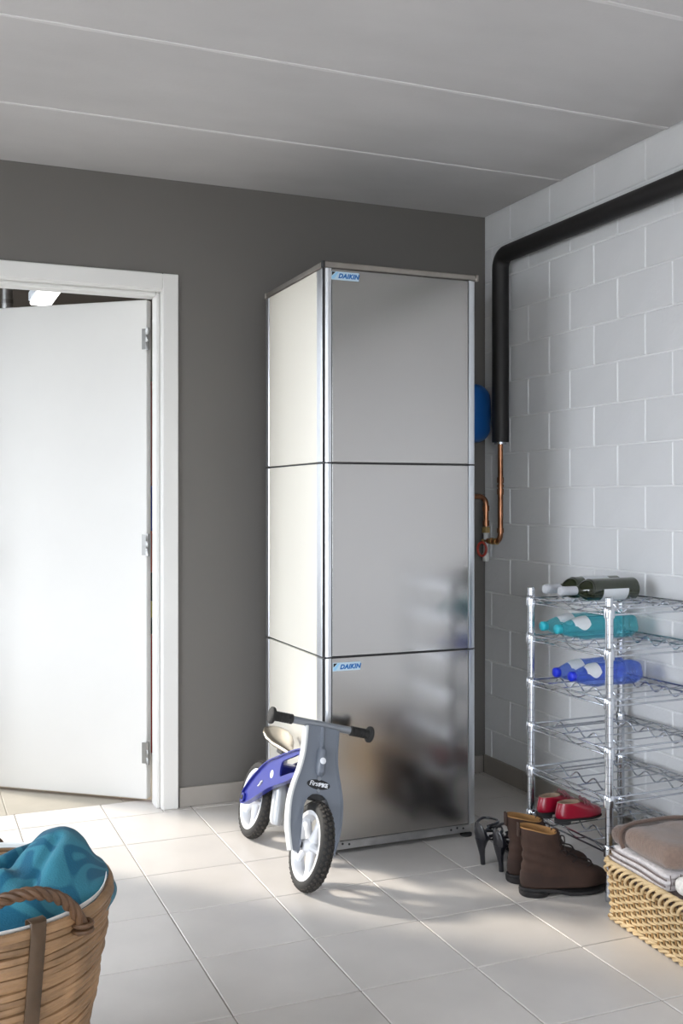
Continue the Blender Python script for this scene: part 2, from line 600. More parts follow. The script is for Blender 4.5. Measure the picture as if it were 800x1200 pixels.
# ================================================================== STEEL CABINET TOWER
CX0, CX1, CY0, CY1 = 1.312, 1.914, 3.31, 3.92
cab = thing('steel_cabinet', 'tall brushed stainless steel cabinet of three stacked units against the dark grey wall', 'cabinet', (CX0, CY0, 0))
W, D = CX1 - CX0, CY1 - CY0
box('core', (0.008, 0.008, 0.045), (W - 0.008, D - 0.008, 2.022), M_CORE, cab)
SEG = [(0.050, 0.682), (0.688, 1.352), (1.358, 2.024)]
for z0, z1 in SEG:
    box('front_panel', (0.034, 0.001, z0), (W - 0.034, 0.012, z1), M_STEEL, cab, 0.0015)
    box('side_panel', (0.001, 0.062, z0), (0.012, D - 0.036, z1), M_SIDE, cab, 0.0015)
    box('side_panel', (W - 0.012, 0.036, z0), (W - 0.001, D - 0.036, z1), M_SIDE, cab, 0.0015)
    # front left corner: side strip, dark slot, front strip
    box('corner_trim', (0.0, 0.010, z0), (0.014, 0.060, z1), M_ALU, cab, 0.002)
    V, F = prism([(0.008, 0.010), (0.008, 0.003), (0.012, -0.001), (0.022, -0.0025), (0.030, -0.001), (0.032, 0.003), (0.032, 0.010)], z1 - z0, lambda u, v, w, z0=z0: (u, v, z0 + w))
    obj('corner_trim', V, F, M_ALU, cab, angle=50)
    # front right: rounded strip
    pts = [(W - 0.033, 0.012)] + [(W - 0.033 + 0.033 * math.sin(t), 0.020 - 0.024 * math.cos(t)) for t in [k * PI / 2 / 8 for k in range(9)]] + [(W, 0.034), (W - 0.012, 0.034)]
    V, F = prism(pts, z1 - z0, lambda u, v, w, z0=z0: (u, v, z0 + w))
    obj('corner_trim', V, F, M_ALU, cab, angle=50)
    box('corner_trim', (-0.002, D - 0.034, z0), (0.02, D, z1), M_ALU, cab, 0.003)
    box('corner_trim', (W - 0.02, D - 0.034, z0), (W + 0.002, D, z1), M_ALU, cab, 0.003)
    box('corner_gap', (0.0006, 0.003, z0), (0.0078, 0.0098, z1), M_CORE, cab)
tf = MB()
tf.box((-0.003, -0.004, 2.026), (W + 0.003, 0.022, 2.046), 0.003)
tf.box((-0.003, 0.022, 2.026), (0.022, D, 2.046), 0.003)
tf.box((W - 0.022, 0.022, 2.026), (W + 0.003, D, 2.046), 0.003)
tf.box((0.022, D - 0.022, 2.026), (W - 0.022, D, 2.046), 0.003)
tf.build('top_frame', M_ALU2, cab)
box('top_plate', (0.02, 0.02, 2.02), (W - 0.02, D - 0.02, 2.034), M_STEEL, cab)
for sx in (0, 1):
    for sy in (0, 1):
        c = MB()
        x, y = (0.0 if not sx else W), (0.0 if not sy else D)
        c.box((x - 0.006, y - 0.007, 2.024), (x + 0.006, y + 0.006, 2.0475), 0.002)
        c.build('top_corner', M_CORE if (sx, sy) == (0, 0) else M_ALU2, cab)
rail = box('base_rail', (0.02, 0.006, 0.018), (W - 0.02, 0.022, 0.047), M_RAIL, cab, 0.002)
for x in (0.05, 0.075, 0.10, 0.50, 0.525, 0.55):
    o = obj('rail_hole', *lathe([(0.004, 0), (0.004, 0.0012)], 10), M_CORE, rail)
    o.location = (x, 0.006, 0.034 + (0.004 if int(x * 1000) % 50 else 0)); o.rotation_euler = (R(90), 0, 0)
box('base_rail', (0.006, 0.022, 0.018), (0.022, D - 0.02, 0.047), M_RAIL, cab, 0.002)
for x in (0.025, W - 0.03):
    for y in (0.025, D - 0.03):
        o = obj('foot', *lathe([(0.020, 0.0005), (0.022, 0.003), (0.022, 0.010), (0.012, 0.014), (0.008, 0.016), (0.008, 0.03)], 16), M_RUB, cab)
        o.location = (x, y, 0)
M_BADGE = mat('badge_silver_blue', srgb(190, 212, 226), 0.35, 0.3)
M_BLUEI = mat('badge_blue_ink', srgb(10, 98, 168), 0.4)
M_BLACKI = mat('badge_black_ink', srgb(18, 22, 26), 0.4)
for xc, zc in ((0.082, 2.000), (0.088, 0.652)):
    bd = box('badge', (xc - 0.052, -0.0015, zc - 0.0145), (xc + 0.052, 0.0012, zc + 0.0145), M_BADGE, cab, 0.0006)
    V, F = prism([(xc - 0.050, zc + 0.0125), (xc - 0.050, zc - 0.001), (xc - 0.036, zc + 0.0125)], 0.0008, lambda u, v, w: (u, -0.0014 - w, v))
    obj('badge_triangle', V, F, M_BLACKI, bd, smooth=False)
    V, F = prism([(xc - 0.050, zc - 0.0035), (xc - 0.050, zc - 0.012), (xc - 0.041, zc - 0.012), (xc - 0.025, zc + 0.0125), (xc - 0.033, zc + 0.0125)], 0.0006, lambda u, v, w: (u, -0.0014 - w, v))
    obj('badge_stripe', V, F, mat('badge_pale_stripe', srgb(150, 200, 230), 0.4), bd, smooth=False)
    text('lettering', 'DAIKIN', 0.0215, M_BLUEI, bd, Matrix.Translation((xc + 0.012, -0.0019, zc - 0.001)) @ Matrix.Rotation(R(90), 4, 'X'), shear=0.28, bold=0.0011, spacing=1.08)

# ================================================================== PIPES AND VESSEL
pip = thing('insulated_pipe', 'black foam insulated pipe along top of white block wall, bending down behind the steel cabinet', 'pipe')
PXC = 2.352
bend = [Vector((PXC, 3.864 - 0.055 + 0.055 * math.sin(t), 2.276 - 0.055 + 0.055 * math.cos(t))) for t in [k * PI / 2 / 8 for k in range(9)]]
path = [Vector((PXC, y, 2.276)) for y in (-1.5, 0, 1.5, 2.6, 3.4)] + bend + [Vector((PXC, 3.864, z)) for z in (2.0, 1.75, 1.475)]
V, F = tube(path, 0.036, 20)
obj('insulation', V, F, M_FOAM, pip)
V, F = tube([(PXC, 3.864, 1.482), (PXC, 3.864, 1.466)], 0.026, 16)
obj('end_collar', V, F, M_CHROME, pip)
cp = thing('copper_pipe', 'thin copper pipework with elbows and a white valve below the black insulation', 'pipe', (PXC, 3.864, 0))
def el(c, a, b, r, n=6):
    """quarter bend around corner c from direction a to b"""
    a, b, c = Vector(a), Vector(b), Vector(c)
    ctr = c + a * r + b * r
    return [ctr - b * r * math.cos(t) - a * r * math.sin(t) for t in [k * PI / 2 / n for k in range(n + 1)]]
path = [Vector((0, 0, 1.475)), Vector((0, 0, 1.2))] + el((0, 0, 1.047), (0, 0, 1), (0, 1, 0), 0.035) + [Vector((0, 0.105, 1.047))]
obj('pipe', *tube(path, 0.0115, 12), M_COPPER, cp)
for z, h in ((1.262, 0.012), (1.312, 0.012), (1.287, 0.004), (1.095, 0.010)):
    obj('coupling', *tube([(0, 0, z - h), (0, 0, z + h)], 0.0145, 14), M_COPPER, cp)
for y in (0.035, 0.07):
    obj('coupling', *tube([(0, y - 0.008, 1.047), (0, y + 0.008, 1.047)], 0.0145, 14), M_BRASS, cp)
cb = bpy.data.objects.new('branch', None); link(cb, cp); cb.location = (0, 0.121, 0)
path = [Vector((-0.22, 0, 1.242)), Vector((-0.1, 0, 1.242))] + el((0, 0, 1.242), (-1, 0, 0), (0, 0, -1), 0.035) + [Vector((0, 0, 1.11))]
obj('pipe', *tube(path, 0.0115, 12), M_COPPER, cb)
for z in (1.19, 1.125):
    obj('coupling', *tube([(0, 0, z - 0.012), (0, 0, z + 0.012)], 0.0150, 14), M_COPPER, cb)
obj('compression_nut', *tube([(0, 0, 1.082), (0, 0, 1.108)], 0.019, 6), M_BRASS, cb, angle=20)
obj('valve_body', *lathe([(0.011, 0.955), (0.015, 0.96), (0.015, 0.99), (0.011, 0.995), (0.011, 1.075), (0.014, 1.08), (0.014, 1.085)], 14), M_PVC, cb)
hv = MB(); hv.tube([(0, 0, 1.045), (-0.035, -0.03, 1.05)], 0.006, 8)
hv.build('valve_stem', M_BRASS, cb)
ring = [(-0.04 + 0.012 * math.cos(a), -0.034 - 0.016 * math.cos(a), 1.012 + 0.03 * math.sin(a)) for a in [2 * PI * k / 20 for k in range(20)]]
obj('valve_wheel', *tube(ring, 0.0055, 8, closed=True), M_REDP, cb)

ves = thing('expansion_vessel', 'blue rounded expansion vessel half hidden behind the steel cabinet', 'tank', (2.232, 3.99, 1.475))
prof = [(0.0, 0.0)] + [(0.140 * math.sin(t) ** 0.5 if t < PI / 2 else 0.140, 0.075 - 0.075 * math.cos(t)) for t in [PI / 2 * k / 8 for k in range(1, 9)]]
body = [(r, z) for r, z in prof] + [(0.1425, 0.128), (0.1425, 0.134)] + [(r, 0.262 - z) for r, z in reversed(prof)]
V, F = lathe(body, 40)
obj('shell', [(v.x, v.y * 0.52, v.z) for v in V], F, M_VESS, ves)
obj('pipe_stub', *lathe([(0.013, -0.08), (0.013, 0.0), (0.02, 0.004), (0.02, 0.012)], 14), M_BRASS, ves)
obj('wall_bracket', *bbox((-0.03, 0.06, 0.115), (0.03, 0.089, 0.145), 0.003), M_HINGE, ves)

# ================================================================== BALANCE BIKE
M_FGREY = mat('grey_nylon', srgb(106, 112, 122), 0.38, coat=0.2)
M_FEDGE = mat('light_grey_nylon', srgb(190, 192, 192), 0.4)
M_FBLUE = mat('blue_nylon', srgb(32, 41, 130), 0.32, coat=0.3)
M_WHEEL = mat('white_nylon_wheel', srgb(228, 230, 234), 0.4)
M_SADD = mat('pewter_saddle', (0.42, 0.38, 0.33, 1), 0.28, 1.0)
M_SILV = mat('silver_post', srgb(186, 188, 190), 0.35, 0.35)
M_BARS = mat('bar_grey_paint', srgb(132, 136, 142), 0.35, 0.4)
WB, WR = 0.555, 0.140
bike = thing('balance_bike', "child's grey and blue balance bike with white wheels leaning at the cabinet's front corner", 'bike', (1.138, 3.062, 0.0005), (0, R(15.0), 0))
def wheel(y, side):
    t = bpy.data.objects.new('wheel', None)
    link(t, bike)
    t.location = (0, y, WR)
    t.rotation_euler = (0, 0, 0)
    # tyre (torus about X)
    V, F = [], []
    n, m_ = 56, 14
    for i in range(n):
        a = 2 * PI * i / n
        for k in range(m_):
            b_ = 2 * PI * k / m_
            rr = WR - 0.024 + 0.021 * math.cos(b_)
            V.append((0.0235 * math.sin(b_), rr * math.cos(a), rr * math.sin(a)))
    for i in range(n):
        for k in range(m_):
            F.append([i * m_ + k, i * m_ + (k + 1) % m_, ((i + 1) % n) * m_ + (k + 1) % m_, ((i + 1) % n) * m_ + k])
    obj('tyre', V, F, M_RUB, t)
    tr = MB()
    for i in range(44):
        a = 2 * PI * i / 44
        for s, off in ((-1, 0), (0, 0.5), (1, 0)):
            aa = a + off * 2 * PI / 44
            rad = WR - 0.0035 - abs(s) * 0.0045
            mx = Matrix.Rotation(aa, 4, 'X') @ Matrix.Translation((s * 0.0125, 0, rad)) @ Matrix.Rotation(R(34) * s, 4, 'Y') @ Matrix.Rotation(R(25) * (s if s else 1), 4, 'Z')
            tr.box((-0.0048, -0.0052, -0.004), (0.0048, 0.0052, 0.0035), 0.001, 1, mx)
    tr.build('tread', M_RUBG, t, smooth=False)
    # rim: wide white band with lip
    prof = [(0.096, -0.020), (0.116, -0.0215), (0.119, -0.019), (0.119, 0.019), (0.116, 0.0215), (0.096, 0.020), (0.094, 0.012), (0.094, -0.012), (0.096, -0.020)]
    V, F = lathe(prof, 56)
    F = F[:-2]
    mx = Matrix.Rotation(R(90), 4, 'Y')
    obj('rim', [mx @ v for v in V], F, M_WHEEL, t)
    for k in range(5):
        a = 2 * PI * k / 5 + 0.3
        mx = Matrix.Rotation(a, 4, 'X')
        rings = []
        for s, wd, th in ((0.012, 0.017, 0.019), (0.03, 0.011, 0.015), (0.06, 0.0095, 0.012), (0.082, 0.013, 0.013), (0.097, 0.020, 0.014)):
            rings.append([mx @ Vector((th * cx_, wd * cy_, s)) for cx_, cy_ in [(math.cos(q * PI / 4 + PI / 8), math.sin(q * PI / 4 + PI / 8)) for q in range(8)]])
        obj('spoke', *loft(rings), M_WHEEL, t)
    V, F = lathe([(0.012, -0.034), (0.017, -0.032), (0.020, -0.02), (0.022, 0.0), (0.020, 0.02), (0.017, 0.032), (0.012, 0.034)], 20)
    mx = Matrix.Rotation(R(90), 4, 'Y')
    obj('hub', [mx @ v for v in V], F, M_WHEEL, t)
    V, F = lathe([(0.007, -0.062), (0.009, -0.060), (0.009, -0.034), (0.009, 0.034), (0.009, 0.060), (0.007, 0.062)], 12)
    obj('axle', [mx @ v for v in V], F, M_CORE, t)
    return t
wheel(0, 0)
wheel(WB, 1)

# fork: moulded plate along the raked steering axis
AX0 = Vector((0, 0.0, WR))
AX1 = Vector((0, 0.145, 0.495))
sd_ = (AX1 - AX0).normalized()
nd_ = Vector((0, -sd_.z, sd_.y))          # forward-facing normal (towards the viewer)
LS = (AX1 - AX0).length
def fk(u, s, w):
    return Vector((u, 0, 0)) + AX0 + sd_ * s + nd_ * w
OUT = [(-0.022, 0.072), (0.0, 0.078), (0.05, 0.088), (0.11, 0.091), (0.15, 0.088), (0.19, 0.079), (0.235, 0.066), (0.28, 0.058), (0.33, 0.056), (0.372, 0.056)]
INN = [(-0.022, 0.046), (0.0, 0.046), (0.05, 0.046), (0.10, 0.046), (0.125, 0.043), (0.145, 0.033), (0.157, 0.018), (0.160, 0.0)]
left = [(-smooth_table(OUT, s), s) for s in [-0.022 + 0.394 * k / 28 for k in range(29)]]
right = [(-u, s) for u, s in reversed(left)]
inner = [(u, s) for s, u in INN]          # right side going up to the arch top
inner_l = [(-u, s) for s, u in reversed(INN[:-1])]
outline = left + right + inner + inner_l   # closed
V, F = prism(outline, 0.010, lambda u, v, w: fk(u, v, 0.004 + w))
# triangulate the concave faces
bm = bmesh.new()
vv = [bm.verts.new(p) for p in V]
for f in F:
    bm.faces.new([vv[i] for i in f])
bmesh.ops.recalc_face_normals(bm, faces=bm.faces)
bmesh.ops.triangulate(bm, faces=[f for f in bm.faces if len(f.verts) > 4])
bm.verts.index_update()
V = [v.co.copy() for v in bm.verts]; F = [[v.index for v in f.verts] for f in bm.faces]; bm.free()
fork = obj('fork', V, F, M_FGREY, bike, angle=30)
for side in (-1, 1):
    rings = []
    for k in range(33):
        s = -0.022 + 0.394 * k / 32
        u = smooth_table(OUT, s) * side
        dp = 0.020 if s > 0.03 else 0.016
        rings.append([fk(u, s, 0.018), fk(u + side * 0.004, s, 0.016), fk(u + side * 0.005, s, -dp * 0.5), fk(u + side * 0.003, s, -dp), fk(u - side * 0.004, s, -dp), fk(u - side * 0.003, s, 0.017)])
    obj('fork_flange', *loft(rings), M_FEDGE if side < 0 else M_FGREY, fork, angle=50)
    rings = []
    for s, u in INN[:-1]:
        u *= side
        rings.append([fk(u, s, 0.0165), fk(u + side * 0.003, s, 0.0165), fk(u + side * 0.003, s, -0.018), fk(u, s, -0.018)])
    obj('leg_flange', *loft(rings), M_FGREY, fork)
    d_ = MB(); d_.box((side * 0.046 - 0.004 if side < 0 else 0.042, -0.018, WR - 0.026), (-0.042 if side < 0 else 0.050, 0.022, WR + 0.02), 0.004)
    d_.build('dropout', M_FGREY, fork)
# arch underside block (brake bridge)
rings = [[fk(0.040 * math.cos(a), 0.153 + 0.012 * math.sin(a), w) for a in [2 * PI * k / 16 for k in range(16)]] for w in (-0.018, 0.010)]
obj('arch_plug', *loft(rings), M_CORE, fork)
# centre cylinder, rod, badge, screws
obj('steering_damper', *tube([fk(0, 0.222, 0.016), fk(0, 0.226, 0.02), fk(0, 0.298, 0.02), fk(0, 0.302, 0.016)], [0.012, 0.0155, 0.0155, 0.012], 16), M_FGREY, fork)
obj('damper_rod', *tube([fk(0, 0.29, 0.016), fk(0, 0.375, 0.010)], 0.0085, 12), M_FGREY, fork)
def disc(name, u, s, w, r, th, m, par, n=20, ry=None):
    ry = ry or r
    rings = [[fk(u + q * r * math.cos(a), s + q * ry * math.sin(a), w + h) for a in [2 * PI * k / n for k in range(n)]] for q, h in ((1, 0), (1, th * 0.7), (0.9, th))]
    return obj(name, *loft(rings), m, par)
disc('round_badge', 0, 0.262, 0.0345, 0.0105, 0.002, M_WHEEL, fork)
disc('screw', 0, 0.208, 0.0135, 0.007, 0.004, M_BARS, fork)
disc('screw', 0, 0.170, 0.0135, 0.006, 0.004, M_BARS, fork)
ov = disc('oval_badge', 0, 0.189, 0.0135, 0.041, 0.003, mat('badge_black', srgb(26, 26, 28), 0.35), fork, 32, 0.0155)
E3 = Matrix((Vector((1, 0, 0, 0)), Vector((0, sd_.y, nd_.y, 0)), Vector((0, sd_.z, nd_.z, 0)), Vector((0, 0, 0, 1))))
p = fk(-0.0155, 0.190, 0.0168)
text('lettering', 'First', 0.0215, M_WHEEL, ov, Matrix.Translation(p) @ E3, shear=0.25, bold=0.0002, spacing=0.95)
p = fk(0.0165, 0.188, 0.0168)
text('lettering', 'BIKE', 0.0170, M_WHEEL, ov, Matrix.Translation(p) @ E3, shear=0.08, bold=0.0008, spacing=0.9)
# handlebar
bz, by = 0.497, 0.147
bar = obj('handlebar', *tube([(x, by, bz) for x in (-0.12, -0.05, 0, 0.05, 0.12)], 0.0125, 12), M_BARS, bike)
obj('bar_clamp', *bbox((-0.055, by - 0.016, bz - 0.020), (0.055, by + 0.016, bz - 0.002), 0.005, 2), M_FGREY, bar)
for s in (-1, 1):
    xs = [0.105, 0.108, 0.112]
    rr = [0.013, 0.0165, 0.0165]
    x = 0.112
    while x < 0.166:
        xs += [x + 0.003, x + 0.0045, x + 0.006, x + 0.0075]; rr += [0.0165, 0.0155, 0.0155, 0.0165]
        x += 0.009
    xs += [0.172, 0.174, 0.177, 0.184, 0.187, 0.188]; rr += [0.0165, 0.026, 0.0275, 0.0275, 0.024, 0.018]
    obj('grip', *tube([(s * x, by, bz) for x in xs], rr, 18), M_RUB, bar)
# blue frame: two side plates of I-section with bridges
TOP = [(WB + 0.018, 0.152), (WB - 0.008, 0.186), (0.49, 0.240), (0.41, 0.300), (0.30, 0.348), (0.20, 0.388), (0.138, 0.408)]
BOT = [(0.138, 0.322), (0.175, 0.300), (0.25, 0.268), (0.32, 0.240), (0.40, 0.198), (0.48, 0.152), (0.53, 0.128), (WB + 0.004, 0.122), (WB + 0.020, 0.132)]
TS = [(p.x, p.y) for p in spline([(a, b_, 0) for a, b_ in TOP], 4)]
BS = [(p.x, p.y) for p in spline([(a, b_, 0) for a, b_ in BOT], 4)]
HOLE = [(0.155, 0.386), (0.20, 0.370), (0.25, 0.350), (0.285, 0.330), (0.275, 0.288), (0.24, 0.298), (0.19, 0.318), (0.155, 0.334)]
fr = bpy.data.objects.new('frame', None); link(fr, bike)
def plate_bm(sx):
    bm = bmesh.new()
    x0, x1 = sx * 0.043, sx * 0.050
    outer = TS + BS
    ho = [(p.x, p.y) for p in spline([(a, b_, 0) for a, b_ in HOLE], 3, closed=True)]
    def ring(pts, x):
        return [bm.verts.new((x, a, b_)) for a, b_ in pts]
    o0, o1, h0, h1 = ring(outer, x0), ring(outer, x1), ring(ho, x0), ring(ho, x1)
    for A, B in ((o0, h0), (o1, h1)):
        ed = []
        for L in (A, B):
            for k in range(len(L)):
                ed.append(bm.edges.new((L[k], L[(k + 1) % len(L)])))
        bmesh.ops.triangle_fill(bm, use_beauty=True, use_dissolve=False, edges=ed)
    for A, B in ((o0, o1), (h0, h1)):
        for k in range(len(A)):
            k2 = (k + 1) % len(A)
            bm.faces.new([A[k], A[k2], B[k2], B[k]])
    bm.verts.index_update()
    V = [v.co.copy() for v in bm.verts]; F = [[v.index for v in f.verts] for f in bm.faces]
    bm.free()
    return V, F
for sx in (-1, 1):
    pl = obj('side_plate', *plate_bm(sx), M_FBLUE, fr, angle=30)
    for nm, C in (('top_flange', TS), ('bottom_flange', BS)):
        rings = []
        for a, b_ in C:
            o_ = 0.004 if nm == 'top_flange' else -0.004
            rings.append([(sx * 0.036, a, b_), (sx * 0.058, a, b_), (sx * 0.058, a, b_ + o_), (sx * 0.036, a, b_ + o_)])
        obj(nm, *loft(rings), M_FBLUE, fr)
    dd = []
    for h_, q in ((0, 1), (0.0016, 1), (0.0022, 0.88)):
        dd.append([(sx * (0.050 + h_), 0.345 + q * 0.0135 * math.cos(a), 0.276 + q * 0.0135 * math.sin(a)) for a in [2 * PI * k / 20 for k in range(20)]])
    obj('round_badge', *loft(dd), M_WHEEL, fr)
    dd = []
    for h_, q in ((0, 1), (0.0012, 1), (0.0016, 0.9)):
        ca, sa = math.cos(R(-40)), math.sin(R(-40))
        dd.append([(sx * (0.050 + h_), 0.430 + q * (0.024 * math.cos(a) * ca - 0.0085 * math.sin(a) * sa), 0.222 + q * (0.024 * math.cos(a) * sa + 0.0085 * math.sin(a) * ca)) for a in [2 * PI * k / 20 for k in range(20)]])
    obj('oval_badge', *loft(dd), mat('badge_dim', srgb(88, 88, 110), 0.5), fr)
    lg = []
    for q in ((0.415, 0.2345), (0.445, 0.2095)):
        lg.append((sx * 0.0521, q[0], q[1]))
    obj('badge_script', *tube([lg[0], ((lg[0][0]), 0.425, 0.230), (lg[0][0], 0.433, 0.217), lg[1]], 0.002, 6), M_WHEEL, fr)
    mx = Matrix.Translation((sx * 0.052, WB, WR)) @ Matrix.Rotation(R(90), 4, 'Y')
    V, F = lathe([(0.016, -0.006), (0.016, 0.006), (0.010, 0.008), (0.008, 0.006)], 18)
    obj('axle_cap', [mx @ v for v in V], F, M_FBLUE, fr)
box('bridge', (-0.044, 0.14, 0.34), (0.044, 0.165, 0.40), M_FBLUE, fr, 0.006)
box('bridge', (-0.044, 0.315, 0.255), (0.044, 0.365, 0.318), M_FBLUE, fr, 0.006)
obj('head_tube', *tube([(0, 0.115, 0.330), (0, 0.150, 0.425)], 0.022, 18), M_FGREY, fr)
obj('strut', *tube([(0.0, 0.29, 0.26), (0.0, 0.16, 0.36)], 0.012, 10), M_CORE, fr)
# seat post and saddle
rings = []
for s, a_, b_ in ((0.0, 0.012, 0.012), (0.006, 0.020, 0.022), (0.02, 0.024, 0.027), (0.13, 0.025, 0.030), (0.20, 0.024, 0.028)):
    c = Vector((0, 0.325, 0.112)) + Vector((0, 0.30, 0.954)) * s
    rings.append([c + Vector((a_ * math.cos(t), b_ * math.sin(t), 0)) for t in [2 * PI * k / 20 for k in range(20)]])
obj('post_sleeve', *loft(rings), M_SILV, bike)
obj('seat_post', *tube([(0, 0.375, 0.27), (0, 0.405, 0.352)], 0.0135, 14), M_SILV, bike)
rings = []
for s, hw, top, bot, dz in ((-0.105, 0.006, 0.004, -0.004, -0.004), (-0.098, 0.014, 0.010, -0.008, -0.004), (-0.07, 0.020, 0.013, -0.010, -0.004), (-0.03, 0.026, 0.015, -0.012, -0.002), (0.01, 0.042, 0.018, -0.014, 0.002), (0.05, 0.057, 0.020, -0.014, 0.012), (0.08, 0.060, 0.020, -0.010, 0.024), (0.102, 0.052, 0.016, -0.004, 0.036), (0.112, 0.034, 0.010, 0.0, 0.042), (0.115, 0.012, 0.006, 0.002, 0.044)):
    c = Vector((0, 0.425 + s, 0.362 + dz))
    rg = []
    for k in range(20):
        t = 2 * PI * k / 20
        z = (top if math.sin(t) > 0 else -bot) * math.sin(t)
        rg.append(c + Vector((hw * math.cos(t), 0, z)))
    rings.append(rg)
obj('saddle', *loft(rings), M_SADD, bike, angle=70)
box('saddle_clamp', (-0.018, 0.385, 0.338), (0.018, 0.44, 0.354), M_CORE, bike, 0.004)

# ================================================================== WIRE RACK
RK = R(2.0)
RX, RY = 1.98, 2.62
RW, RD = 0.385, 0.41
SHELF = [0.885, 0.757, 0.605, 0.455, 0.307, 0.155]
rack = thing('wire_bottle_rack', 'chrome wire bottle rack with wavy shelves standing against white block wall', 'rack', (RX, RY, 0), (0, 0, RK))
def rk(u, v, z=0.0):
    return Vector((RX, RY, z)) + Vector((u * math.cos(RK) - v * math.sin(RK), u * math.sin(RK) + v * math.cos(RK), 0))
def post_profile(h):
    pr = [(0.0115, 0.0)]
    z = 0.03
    pr += [(0.0125, 0.004)]
    while z < h - 0.02:
        pr += [(0.0125, z - 0.0012), (0.0115, z - 0.0006), (0.0115, z + 0.0006), (0.0125, z + 0.0012)]
        z += 0.0254
    pr += [(0.0125, h - 0.016), (0.0118, h - 0.0155), (0.0118, h - 0.0145), (0.0125, h - 0.014), (0.0125, h - 0.003), (0.0105, h)]
    return pr
PM = None
for u in (0, RW):
    for v in (0, RD):
        if PM is None:
            po = obj('post', *lathe(post_profile(0.93), 16), M_CHROME, rack, angle=25)
            PM = po.data
            po.location = (u, v, 0)
        else:
            po = share('post', PM, rack, (u, v, 0))
        # collars belong to the post
        for z in SHELF:
            if 'collar_mesh' not in globals():
                c = obj('collar', *lathe([(0.0135, -0.019), (0.0168, -0.018), (0.0172, 0.000), (0.0160, 0.016), (0.0140, 0.018)], 16), M_CHROME, po, angle=50)
                collar_mesh = c.data
                c.location = (0, 0, z)
            else:
                share('collar', collar_mesh, po, (0, 0, z))
        share_r = None
def make_shelf(z, first):
    if first is not None:
        s = first.copy(); link(s, rack); s.location = (0, 0, z)
        for ch in first.children:
            c = ch.copy(); link(c, s)
        return s
    s = bpy.data.objects.new('shelf', None); link(s, rack); s.location = (0, 0, z)
    r = 0.0031
    i = 0.012
    for nm, p, q in (('edge_rail', (0, i), (0, RD - i)), ('edge_rail', (RW, i), (RW, RD - i)), ('edge_rail', (i, 0), (RW - i, 0)), ('edge_rail', (i, RD), (RW - i, RD))):
        for dz in (0.008, -0.010):
            obj(nm, *tube([(p[0], p[1], dz), (q[0], q[1], dz)], r, 7), M_CHROME, s)
    # zig-zag truss wire between the two edge rails on the long sides
    for u in (0.0, RW):
        n = 5
        pts = []
        for k in range(n + 1):
            pts.append((u + 0.0045, 0.03 + (RD - 0.06) * k / n, 0.008 if k % 2 else -0.010))
        obj('truss_wire', *tube(spline(pts, 3), 0.0018, 6), M_CHROME, s)
    # straight rods across, wavy cradle wires along the depth
    for v in (0.085, 0.165, 0.245, 0.325):
        obj('cross_rod', *tube([(0.002, v, 0.006), (RW - 0.002, v, 0.006)], 0.0024, 6), M_CHROME, s)
    for u in (0.085, 0.300):
        pts = []
        N = 64
        for k in range(N + 1):
            v = 0.004 + (RD - 0.008) * k / N
            ph = (v - 0.045) / 0.090
            wv = 0.5 + 0.5 * math.cos(2 * PI * ph)        # 1 at trough centre
            pts.append((u, v, 0.014 - 0.024 * wv))
        obj('cradle_wire', *tube(pts, 0.0027, 7), M_CHROME, s)
    return s
sh0 = None
for z in SHELF:
    sN = make_shelf(z, sh0)
    sh0 = sh0 or sN

# ================================================================== BOTTLES
M_WINE = clear_mat('dark_green_glass', srgb(34, 42, 16), 0.5, 0.04, srgb(110, 135, 40))
M_CAPS = mat('silver_capsule', srgb(196, 198, 204), 0.38, 0.3, bump=0.1, bscale=50)
M_LABEL = mat('white_label', srgb(216, 220, 224), 0.6, var=0.03, vscale=30)
M_AQUA = clear_mat('aqua_pet', srgb(84, 192, 206), 0.17, 0.06, srgb(196, 240, 244))
M_AQUAC = mat('aqua_cap', srgb(40, 170, 186), 0.4)
M_BLUE = clear_mat('blue_pet', srgb(98, 132, 226), 0.20, 0.06, srgb(196, 212, 252))
M_BLUEC = mat('blue_cap', srgb(24, 48, 205), 0.4)
def lay(name, label, cat, u, v, z, roll, group):
    """bottle lying: local +Z (base to cap) turned to point to -u on the rack"""
    p = rk(u, v, z)
    o = thing(name, label, cat, p, (0, 0, 0), group)
    o.rotation_mode = 'QUATERNION'
    q = Matrix.Rotation(RK, 4, 'Z') @ Matrix.Rotation(R(-90), 4, 'Y') @ Matrix.Rotation(roll, 4, 'Z')
    o.rotation_quaternion = q.to_quaternion()
    return o
def arc_patch(r, z0, z1, a0, a1, m, par, shape=None, nm='paper_label'):
    n, k_ = 14, 8
    V, F = [], []
    for lay_ in (0.0, 0.0006):
        for i in range(k_ + 1):
            z = z0 + (z1 - z0) * i / k_
            f = shape(i / k_) if shape else 1
            for j in range(n + 1):
                a = (a0 + a1) / 2 + (a1 - a0) * (j / n - 0.5) * f
                rr = r(z) + 0.0003 + lay_
                V.append((rr * math.cos(a), rr * math.sin(a), z))
    N = (n + 1) * (k_ + 1)
    for L in (0, N):
        for i in range(k_):
            for j in range(n):
                q = L + i * (n + 1) + j
                F.append([q, q + 1, q + n + 2, q + n + 1])
    return obj(nm, V, F, m, par, angle=180)
